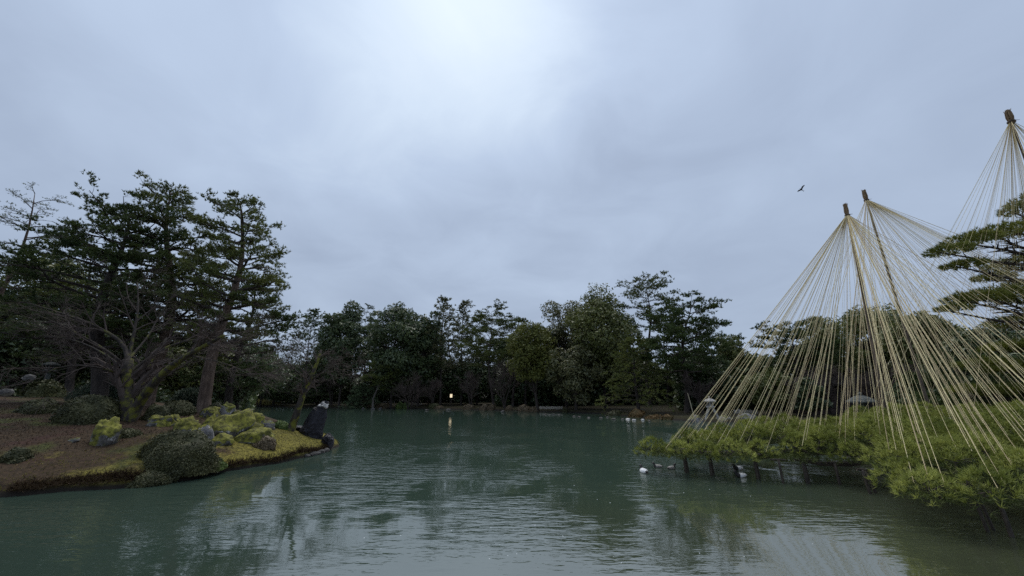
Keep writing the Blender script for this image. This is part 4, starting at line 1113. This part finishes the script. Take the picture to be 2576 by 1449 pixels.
# teahouse behind the ropes
def teahouse():
    D = 52.0
    a, c = at(2020, 1000, D), at(2250, 1000, D)
    cx, w = (a[0] + c[0]) / 2, (c[0] - a[0])
    z0 = H(cx, D + 2)
    zt = at(2130, 944, D)[2]; ze = at(2130, 966, D)[2]
    o = root('teahouse', (cx, D + 2.5, z0), 'low dark timber teahouse with a brown hipped roof behind the middle ropes', 'building')
    org = (cx, D + 2.5, z0)
    wm = plain_mat('teahouse_wall', (.05, .034, .03), c2=(.09, .065, .055), scale=3)
    rm = bark_mat('teahouse_roof', (.010, .008, .007), (.026, .019, .016), scale=5, stretch=(1, .2, 1))
    mb = MB(); mb.add(*boxv((cx, D + 2.5, (z0 + ze) / 2 + .1), (w * .8, 4.0, ze - z0 + .2))); mb.build('wall', wm, o, org)
    for k in range(6):
        mb = MB(); mb.add(*boxv((cx - w * .4 + w * .8 * k / 5, D + .46, (z0 + ze) / 2), (.16, .12, ze - z0))); mb.build('post', M['bark_dark'], o, org)
    for k in range(5):
        mb = MB(); mb.add(*boxv((cx - w * .32 + w * .16 * k, D + .47, z0 + (ze - z0) * .5), (w * .11, .05, (ze - z0) * .6)))
        mb.build('shutter', plain_mat('shutter', (.05, .035, .03)), o, org)
    x0, x1, y0, y1 = cx - w * .52, cx + w * .52, D - .6, D + 5.6
    V = [(x0, y0, ze), (x1, y0, ze), (x1, y1, ze), (x0, y1, ze), (x0 + 2.2, D + 2.5, zt), (x1 - 2.2, D + 2.5, zt)]
    V2 = [(x, y, z - .18) for x, y, z in V[:4]]
    mb = MB(); mb.add(V + V2, [(0, 1, 5, 4), (2, 3, 4, 5), (0, 6, 7, 1), (1, 7, 8, 2), (2, 8, 9, 3), (3, 9, 6, 0), (9, 8, 7, 6)])
    mb.f.append(np.array([(3, 0, 4), (1, 2, 5)])); mb.m.append(np.zeros(2, int))
    r = mb.build('roof', rm, o, org)
    mb = MB(); mb.add(*boxv((cx, D + 2.5, zt + .06), (w * .7, .4, .22))); mb.build('ridge', rm, r, org)
teahouse()

# ------------------------------------------------------------------ the great spreading pine on posts
PLAN = [(5.1, 16.7), (5.6, 17.6), (6.8, 18), (9.8, 19.6), (10.8, 18.9), (12.6, 21), (14.2, 20.6), (16, 20.4), (20, 21.2), (26, 22.5), (31, 22), (31, 14), (22, 10.2), (14, 9.2), (11.2, 9.3), (10, 9.1), (9.1, 9.4), (9.7, 10.6), (10.6, 12.0), (11.6, 13.6), (11.2, 14.8), (10.2, 14.9), (8.8, 15.1), (7.4, 15.0), (6.1, 15.4)]
org = np.array([18.6, 17.2, H(18.6, 17.2)])
big = root('spreading_pine', org, 'great low spreading pine with yellow-green needles reaching over the water on posts', 'tree')
cand = np.stack([rng.uniform(5, 31, 9000), rng.uniform(9, 22.5, 9000)], 1)
edge = seg_dist(cand[:, 0], cand[:, 1], PLAN)
hmp = vnoise(cand[:, 0], cand[:, 1], 1.5, 12)
pads = []
for (x, y), e, hm in zip(cand, edge, hmp):
    if e < (.34 if x < 8.5 else .14): continue
    sp_ = .9 if x < 19 else 1.2
    if any((x - q[0]) ** 2 + (y - q[1]) ** 2 < sp_ ** 2 for q in pads): continue
    T_ = 1.0 + .075 * max(0, x - 6) if y > 14 else 1.05 + .12 * (y - 9)
    z = min(T_, 2.0) + .34 * hm - .45 * math.exp(-e / .5) - .1
    pads.append((x, y, max(z + .04 + rng.uniform(-.14, .16), .88), rng.uniform(.55, .8) * (1 if x < 19 else 1.3)))
pads = np.array(pads)
fm = MB()
low = cand[(edge > .1)][:620]; lowh = hmp[(edge > .1)][:620]; lowe = edge[edge > .1][:620]
for (x, y), hm, e in zip(low, lowh, lowe):                    # lower tier between the pads, darkened needle colour standing in for shade
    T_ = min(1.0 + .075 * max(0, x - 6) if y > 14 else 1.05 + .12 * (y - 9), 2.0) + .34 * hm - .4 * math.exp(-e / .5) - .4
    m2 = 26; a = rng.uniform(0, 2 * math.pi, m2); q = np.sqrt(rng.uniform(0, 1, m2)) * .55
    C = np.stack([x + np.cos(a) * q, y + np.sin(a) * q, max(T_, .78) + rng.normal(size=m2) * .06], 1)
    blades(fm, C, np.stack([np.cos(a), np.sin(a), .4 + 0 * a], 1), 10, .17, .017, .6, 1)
for x, y, z, r in pads:
    nt = int(190 * r)
    a = rng.uniform(0, 2 * math.pi, nt); q = np.sqrt(rng.uniform(0, 1, nt))
    lob = 1 + .22 * np.sin(3 * a + x * 5) + .12 * np.sin(5 * a + y * 7)
    C = np.stack([x + np.cos(a) * q * r * lob, y + np.sin(a) * q * r * lob, z + .6 * r * (1 - q ** 2.4) - .18 * q + rng.normal(size=nt) * .035], 1)
    axd = np.stack([np.cos(a) * q * .9, np.sin(a) * q * .9, np.full(nt, .7)], 1)
    blades(fm, C, axd, 15, .17, .017, .45)
    m2 = int(44 * r)                                         # older needles under the pad, shade put into their colour
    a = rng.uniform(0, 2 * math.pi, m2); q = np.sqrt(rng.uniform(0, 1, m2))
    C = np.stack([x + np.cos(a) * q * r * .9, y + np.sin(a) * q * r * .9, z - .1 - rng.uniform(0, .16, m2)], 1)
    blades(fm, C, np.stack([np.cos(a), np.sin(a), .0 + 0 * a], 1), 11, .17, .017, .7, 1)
fm.build('crown', [M['pine_near'], M['pine_shade']], big, org)
mb = MB()
tr = smooth_line([org - [0, 0, .3], org + [-.2, .1, .5], org + [.1, 0, 1.0], org + [-.1, .2, 1.6]], 9)
tubes(mb, tr, np.linspace(.55, .38, 9), 12); mb.build('trunk', M['bark_grey'], big, org, smooth=True)
hub = org + [0, 0, .55]
limb_pts = [[(16.5, 17, .95), (13.5, 16.4, .85), (10.5, 16.2, .72), (8, 16.3, .7), (5.9, 16.7, .78)], [(16, 18.8, 1.1), (13, 19.2, 1.0), (10, 18.6, .85), (7.5, 17.6, .8)],
            [(16.3, 15.4, .9), (14, 14.6, .8), (12.3, 14.5, .72), (10.6, 15.4, .7)], [(16.5, 14, .95), (13.5, 12, .8), (11, 10.6, .7), (9.7, 9.8, .66)], [(19, 13.5, .95), (16, 11, .8), (12.5, 9.8, .68)],
            [(18, 19.6, 1.4), (16, 20.2, 1.4), (13.2, 20.4, 1.2)], [(22, 18.5, 1.3), (26, 20, 1.4)], [(22, 15, 1.1), (27, 15.5, 1.2)], [(20, 20, 1.4), (22, 21, 1.5)]]
Lm = np.stack([smooth_line([hub] + [np.array(q) for q in lp], 14) for lp in limb_pts])
Lm[:, 1:] += rng.normal(size=Lm[:, 1:].shape) * np.array([.09, .09, .05])
LR = np.stack([np.linspace(.26 if k < 5 else .2, .06, 14) for k in range(len(Lm))])
for k in range(len(Lm)):
    mb = MB(); tubes(mb, Lm[k], LR[k], 9); mb.build('limb', M['bark_dark'], big, org, smooth=True)
allp = Lm.reshape(-1, 3)
Bp = []
for x, y, z, r in pads:
    d2 = ((allp - [x, y, z]) ** 2).sum(1) + .0
    j = np.argmin(d2); p0 = allp[j]; p1 = np.array([x, y, z - .02])
    mid = (p0 + p1) / 2 + rng.normal(size=3) * .1 - [0, 0, .06]
    Bp.append([p0, p0 * .6 + mid * .4 + rng.normal(size=3) * .05, mid, mid * .4 + p1 * .6, p1])
Bp = np.array(Bp)
mb = MB(); RBp = np.tile(np.linspace(.055, .02, 5), (len(Bp), 1)); tubes(mb, Bp, RBp, 5, cap=False)
TW, TR = grow(Bp, RBp, 7, .5, 1.0, .55, .9, K=4, wob=.25, up=.1, flat=.4, rmin=.008); tubes(mb, TW, TR, 3, cap=False)
mb.build('branch', M['bark_dark'], big, org)

# posts carrying the branches
posts = [(1727, 1190, 9, 'double'), (1792, 1196, 9, 'double'), (1908, 1206, 10, 'double'), (1972, 1216, 8, 'single'), (2034, 1216, 12, 'double'), (2114, 1218, 10, 'single'), (2196, 1242, 12, 'fork'), (2492, 1338, 12, 'fork'), (2545, 1350, 14, 'single')]
names = ['first', 'second', 'third', 'fourth', 'fifth', 'sixth', 'seventh', 'eighth', 'ninth']
for k, (px, py, w, kind) in enumerate(posts):
    p = gnd(px, py, 0); s = mpp(p[1], 0); r = w * s * .36
    j = np.argmin(((allp[:, :2] - p[:2]) ** 2).sum(1)); zl = max(.62, min(allp[j][2], 1.0))
    o = root('support_post', p, f'dark wooden post under the spreading pine, {names[k]} from the left', 'post', 'posts under the spreading pine')
    def bar(a, b, rr, nm='timber'):
        mb = MB(); tubes(mb, smooth_line([a, (a + b) / 2 + rng.normal(size=3) * .012, b], 5), np.linspace(rr * 1.05, rr * .92, 5), 9); mb.build(nm, M['wet_wood'], o, p, smooth=True)
    if kind == 'fork':
        bar(p + [-.02, 0, -.4], p + [-.16, 0, zl + .04], r * .9); bar(p + [.26, .1, -.4], p + [.05, .1, zl + .04], r * .9)
    else:
        bar(p + [0, 0, -.4], p + [-.05, 0, zl + .04], r)
        if kind == 'double': bar(p + [.17, .16, -.4], p + [.07, .12, zl + .02], r * .72)
    bar(p + [-.3, .05, zl + .06], p + [.32, .05, zl + .04], r * .7, 'crossbar')

# ------------------------------------------------------------------ right-hand tall pine
org2 = np.array([30.5, 21.0, H(30.5, 21.0)])
rp = root('tall_pine', org2, 'tall pine with flat needle pads at the right edge, roped to the highest pole', 'tree')
T2 = smooth_line([org2 - [0, 0, .3], org2 + [-.4, 0, 4], org2 + [.3, 0, 7], org2 + [.6, -.2, 10], org2 + [.2, 0, 12.6]], 14)
mb = MB(); tubes(mb, T2, np.linspace(.5, .12, 14), 10); mb.build('trunk', M['bark_grey'], rp, org2, smooth=True)
padK = [(2390, 632, 48, 20, 19), (2445, 606, 55, 24, 19.4), (2510, 585, 60, 26, 20), (2580, 580, 55, 30, 20.5), (2425, 668, 42, 13, 19.5), (2565, 530, 36, 30, 20.5), (2620, 500, 60, 30, 21),
        (2545, 668, 55, 26, 22), (2500, 700, 40, 18, 22.5), (2590, 720, 55, 26, 22), (2450, 752, 62, 24, 20), (2510, 745, 70, 30, 20.5), (2585, 752, 60, 34, 20.5), (2400, 778, 36, 18, 20.3),
        (2560, 812, 60, 24, 21.5), (2600, 870, 60, 30, 21), (2530, 880, 48, 24, 22), (2480, 918, 60, 24, 22.5), (2560, 930, 64, 30, 21.5), (2610, 980, 60, 30, 21), (2520, 985, 60, 26, 22), (2440, 985, 52, 22, 23), (2640, 640, 60, 34, 21), (2650, 800, 60, 40, 21)]
fm = MB(); bm_ = MB(); pad3 = []
for px, py, hw, hh, D in padK:
    c = at(px, py, D); s = mpp(D, c[2]); rx, rz_ = hw * s, hh * s
    n = int(150 * rx * 1.6)
    a = rng.uniform(0, 2 * math.pi, n); q = np.sqrt(rng.uniform(0, 1, n))
    C = np.stack([c[0] + np.cos(a) * q * rx, c[1] + np.sin(a) * q * rx * .9, c[2] + rz_ * (rng.uniform(-.45, .75, n) * (1 - q ** 2) + .1 * rng.normal(size=n))], 1)
    blades(fm, C, np.stack([np.cos(a) * q * .6, np.sin(a) * q * .6, np.full(n, .8)], 1), 12, .22, .03, .45)
    j = np.argmin(np.abs(T2[:, 2] - (c[2] - .6))); p0 = T2[j]
    e = c + np.array([-rx * .5, 0, -rz_ * .2])
    l = smooth_line([p0, p0 * .5 + c * .5 + rng.normal(size=3) * .25 - [0, 0, .3], c - [0, 0, rz_ * .4], e], 9)
    tubes(bm_, l, np.linspace(.11, .03, 9), 6)
    G, GR = grow(l[None], np.linspace(.11, .03, 9)[None], 26, .35, 1, rx * .6, .9, K=5, wob=.25, up=.1, flat=.3, rmin=.014)
    tubes(bm_, G, GR, 4, cap=False)
    pad3.append(c)
fm.build('crown', M['pine_right'], rp, org2)
bm_.build('branch', M['bark_dark'], rp, org2)

# ------------------------------------------------------------------ rope cones (snow-hanging poles)
def rope_cone(label, top, base, targets, seed, cap_h, cap_r, rr):
    r = np.random.default_rng(seed)
    top, base = np.asarray(top, float), np.asarray(base, float)
    o = root('rope_cone', base, label, 'rope pole')
    d = nrm((base - top)[None])[0]
    mb = MB(); tubes(mb, np.linspace(base - [0, 0, .2], top, 10), np.linspace(.10, .05, 10), 10); mb.build('pole', M['pole'], o, base, smooth=True)
    # straw bundle bound over the top
    mb = MB(); nS = 54
    for k in range(nS):
        a = r.uniform(0, 6.283); q = math.sqrt(r.uniform(.2, 1)) * cap_r
        e1 = np.array([math.cos(a) * q, math.sin(a) * q, 0])
        pts = np.stack([top + d * cap_h * 1.12 + e1 * 1.15, top + d * cap_h * .97 + e1 * .75, top + d * cap_h * .55 + e1 * 1.0, top + d * cap_h * .1 + e1 * .85, top - d * .1 + e1 * .5 * r.uniform(.6, 1.6) + r.normal(size=3) * .03])
        tubes(mb, pts, np.array([.012, .018, .024, .02, .012]), 4)
    mb.build('straw_cap', M['straw'], o, base)
    mb = MB()
    for w_ in (.93, .99):
        t = np.linspace(0, 2 * math.pi, 13)
        ring = top + d * cap_h * w_ + np.stack([np.cos(t), np.sin(t), 0 * t], 1) * cap_r * 1.02
        tubes(mb, ring, np.full(13, .025), 5)
    for sgn in (-1, 1): tubes(mb, [top + d * cap_h * .96 + [0, -cap_r, 0], top + d * cap_h * 1.0 + [sgn * cap_r * 2.0, -cap_r, .05]], [.018, .012], 4)
    mb.build('binding', M['pole'], o, base)
    anchor = top + d * cap_h * .95
    for k, tg in enumerate(targets):
        tg = np.asarray(tg, float)
        e = nrm((tg - anchor)[None])[0] * np.array([1, 1, 0])
        t = np.linspace(0, 1, 7)[:, None]
        st = anchor + e * cap_r * .8
        pts = st * (1 - t) + tg * t
        pts[:, 2] -= np.sin(t[:, 0] * math.pi) * .002 * np.linalg.norm(tg - st)
        mb = MB(); tubes(mb, pts, np.full(7, rr * r.uniform(.6, 1.3)), 4)
        mb.build('rope', M['rope'] if r.uniform() < .6 else M['rope_b'], o, base)
def pick(cond, n, seed):
    r = np.random.default_rng(seed)
    q = pads[cond]; idx = np.concatenate([r.permutation(len(q)) for _ in range(n // len(q) + 1)])[:n]
    a = r.uniform(0, 6.283, n); k = np.sqrt(r.uniform(0, .9, n)); rr_ = q[idx][:, 3]
    return q[idx][:, :3] + np.stack([np.cos(a) * k * rr_, np.sin(a) * k * rr_, .45 * rr_ * (1 - k ** 2)], 1)
t1 = at(2127, 518, 19.0); b1 = np.array([t1[0] - .55, 19.1, H(18, 19.1)])
t2 = at(2173, 482, 24.0); b2 = np.array([t2[0], 23.6, H(24, 23.6)])
t3 = at(2535, 282, 18.5); b3 = np.array([t3[0] + 1.4, 19.8, H(29, 19.8)])
tipr = [at(1702, 1106, 17.2), at(1712, 1104, 17.3), at(1735, 1100, 17.0), at(1760, 1098, 17.2), at(1690, 1112, 16.8)]
tg1 = np.concatenate([np.array(tipr), pick((pads[:, 0] < 13.5) & (pads[:, 0] > 6.4), 74, 1), pick((pads[:, 0] >= 13) & (pads[:, 0] < 19) & (pads[:, 1] < 17), 38, 2), pick((pads[:, 0] > 9) & (pads[:, 0] < 15) & (pads[:, 1] < 13), 14, 6)])
rope_cone('nearer cone of straw ropes fanning from a straw-capped pole to the low spreading pine', t1, b1, tg1, 5, .58, .1, .008)
tg2 = np.concatenate([pick((pads[:, 0] > 11) & (pads[:, 1] > 15), 58, 3), pick(pads[:, 0] > 18, 30, 4), np.stack([rng.uniform(24, 34, 18), rng.uniform(13, 22, 18), rng.uniform(1.8, 3.2, 18)], 1), [at(2345, 612, 22), at(2360, 660, 24), at(2420, 690, 23.0)]])
rope_cone('farther, taller cone of straw ropes just right of the nearer one', t2, b2, tg2, 6, .7, .125, .0075)
p3 = np.array(pad3)
r3 = np.random.default_rng(8)
tg3 = np.concatenate([p3[r3.integers(0, len(p3), 50)] + r3.normal(size=(50, 3)) * np.array([.7, .5, .1]), pick(pads[:, 0] > 15, 16, 9), np.stack([rng.uniform(27, 36, 14), rng.uniform(14, 22, 14), rng.uniform(3, 9, 14)], 1)])
rope_cone('highest cone of straw ropes at the right edge above the tall pine', t3, b3, tg3, 7, .65, .15, .007)

# ------------------------------------------------------------------ ducks, bird, moss and grass
M['duck_white'] = plain_mat('duck_white', (.75, .75, .76), .6)
M['duck_dark'] = plain_mat('duck_dark', (.018, .017, .018), .5)
M['duck_grey'] = plain_mat('duck_grey', (.16, .15, .14), .6, c2=(.28, .27, .26), scale=30)
def duck(px, py, heading, label, white=True, sc=1.0):
    p = gnd(px, py, 0)
    path = np.array([(-.27, .07), (-.2, .065), (-.1, .06), (0, .055), (.09, .06), (.145, .085), (.165, .13), (.17, .175), (.195, .20), (.235, .195), (.27, .185), (.30, .18)]) * sc
    wid = np.array([.012, .06, .105, .12, .11, .075, .045, .042, .05, .042, .022, .010]) * sc
    hgt = np.array([.008, .04, .075, .085, .085, .075, .05, .045, .048, .04, .014, .006]) * sc
    S = 12; V = []; n = len(path)
    for k in range(n):
        t = path[min(k + 1, n - 1)] - path[max(k - 1, 0)]; t = t / np.linalg.norm(t)
        up = np.array([-t[1], t[0]])
        for j in range(S):
            a = 2 * math.pi * j / S
            off = up * math.sin(a) * hgt[k]
            V.append((path[k][0] + off[0], math.cos(a) * wid[k], path[k][1] + off[1]))
    F = [(k * S + j, k * S + (j + 1) % S, (k + 1) * S + (j + 1) % S, (k + 1) * S + j) for k in range(n - 1) for j in range(S)]
    mb = MB(); mb.add(V, F)
    mi = [(1 if k < 1 or k >= 4 else 0) for k in range(n - 1) for j in range(S)]
    mb.m = [np.array(mi)]
    o = mb.build('duck', [M['duck_white' if white else 'duck_grey'], M['duck_dark']], smooth=True)
    o.location = p; o.rotation_euler = (0, 0, heading)
    return tag(o, label, 'duck')
duck(1620, 1189, math.radians(100), 'white-bodied duck on open water left of the spreading pine tip', sc=1.15)
duck(1690, 1180, math.radians(20), 'small grey-brown duck just below the tip of the spreading pine', False, .9)
duck(1857, 1182, math.radians(200), 'white-sided duck between the second and third posts, farther of the two', sc=1.1)
duck(1864, 1200, math.radians(190), 'pale duck between the second and third posts, nearer of the two', sc=1.05)
duck(1655, 1176, math.radians(160), 'dark duck partly under the leftmost needles of the spreading pine', False, .85)

def flying_bird():
    D = 60.0; c = at(2016, 477, D); s = mpp(D, c[2])
    body = np.array([(-.42, -.16), (-.3, -.13), (-.12, -.06), (.06, .0), (.2, .05), (.34, .09), (.42, .1), (.48, .1)])
    wid = np.array([.02, .05, .09, .1, .085, .06, .05, .01])
    S = 8; V = []
    for k, (x, z) in enumerate(body):
        for j in range(S):
            a = 2 * math.pi * j / S; V.append((x, math.cos(a) * wid[k], z + math.sin(a) * wid[k] * .8))
    F = [(k * S + j, k * S + (j + 1) % S, (k + 1) * S + (j + 1) % S, (k + 1) * S + j) for k in range(len(body) - 1) for j in range(S)]
    mb = MB(); mb.add(V, F)
    for sg in (-1, 1):
        sect = [((.22, .06), (-.12, -.05), 0.06, .01), ((.26, .1), (-.1, .0), .34, .28 if sg > 0 else .02), ((.16, .16), (-.12, .1), .62, .4 if sg > 0 else .02), ((-.02, .2), (-.12, .16), .86, .44 if sg > 0 else -.02)]
        W = []
        for (x0, z0), (x1, z1), y, dz in sect:
            W += [(x0, sg * y, z0 + dz), (x1, sg * y, z1 + dz), (x1, sg * y, z1 + dz - .025), (x0, sg * y, z0 + dz - .035)]
        Fw = [(k * 4 + j, k * 4 + (j + 1) % 4, (k + 1) * 4 + (j + 1) % 4, (k + 1) * 4 + j) for k in range(3) for j in range(4)] + [(12, 13, 14, 15), (3, 2, 1, 0)]
        mb.add(W, Fw)
    mb.add([(-.4, .03, -.14), (-.62, .13, -.2), (-.66, 0, -.2), (-.62, -.13, -.2), (-.4, -.03, -.14), (-.5, 0, -.19)], [(0, 1, 2, 5), (5, 2, 3, 4)])
    o = mb.build('flying_bird', M['duck_dark']); o.location = c
    o.rotation_euler = (math.radians(12), math.radians(-8), math.radians(200)); o.scale = (.8,) * 3
    tag(o, 'dark bird flying in the sky left of the straw-capped poles', 'bird')
flying_bird()

# short moss and grass on the island
mb = MB(); n = 60000
X = rng.uniform(-30, -9.5, n); Y = rng.uniform(11, 30, n)
dI = seg_dist(X, Y, ISL); Z = terrain(X, Y)
keep = (dI > .02) & (Z > .1) & (rng.uniform(0, 1, n) < np.where(dI < .5, 1.0, .55))
C = np.stack([X, Y, Z - .01], 1)[keep]
tip_zone = C[:, 0] > -15.5 + 2 * vnoise(C[:, 0], C[:, 1], 2.0, 31)
mossm = leaf_mat('moss_blades', (.10, .092, .02), (.28, .24, .05), (.07, .062, .015), trans=.15, nscale=2)
drym = leaf_mat('dry_grass', (.038, .025, .013), (.09, .058, .031), (.032, .018, .011), trans=.15, nscale=2)
blades(mb, C[tip_zone], np.array([0, 0, 1.0]), 2, .075, .02, .55, 0)
blades(mb, C[~tip_zone], np.array([0, 0, 1.0]), 2, .075, .02, .6, 1)
tag(mb.build('grass', [mossm, drym]), 'short moss and withered grass on the island slope', 'grass', kind='stuff')
# shaggy fringe along the waterline of the island
fr = MB(); fp = np.array([p for p in front]); fl = smooth_line(fp, 900)
k = rng.integers(0, 900, 5200)
C = np.stack([fl[k, 0] + rng.normal(size=5200) * .1, fl[k, 1] + .12 + rng.normal(size=5200) * .1, np.zeros(5200)], 1)
C[:, 2] = terrain(C[:, 0], C[:, 1]); C = C[C[:, 2] > .08]
blades(fr, C, np.array([.2, -.6, .5]), 3, .16, .02, .5)
tag(fr.build('bank_grass', drym), 'shaggy mossy fringe hanging over the island waterline', 'grass', kind='stuff')
# raindrop splashes on the pond
sp = MB(); n = 70
px, py = rng.uniform(900, 2050, n), rng.uniform(1100, 1420, n)
v, f = ICO[2]
for a, b in zip(px, py):
    p = gnd(a, b, .0); 
    if p[0] > 8 and p[1] < 18.5: continue
    r_ = rng.uniform(.004, .010)
    sp.add(v * np.array([r_ * 1.6, r_ * 1.2, r_ * .6]) + p, f)
tag(sp.build('raindrop_splashes', plain_mat('splash', (.7, .75, .78), .2)), 'pale raindrop splashes scattered over the pond', 'splashes', kind='stuff')
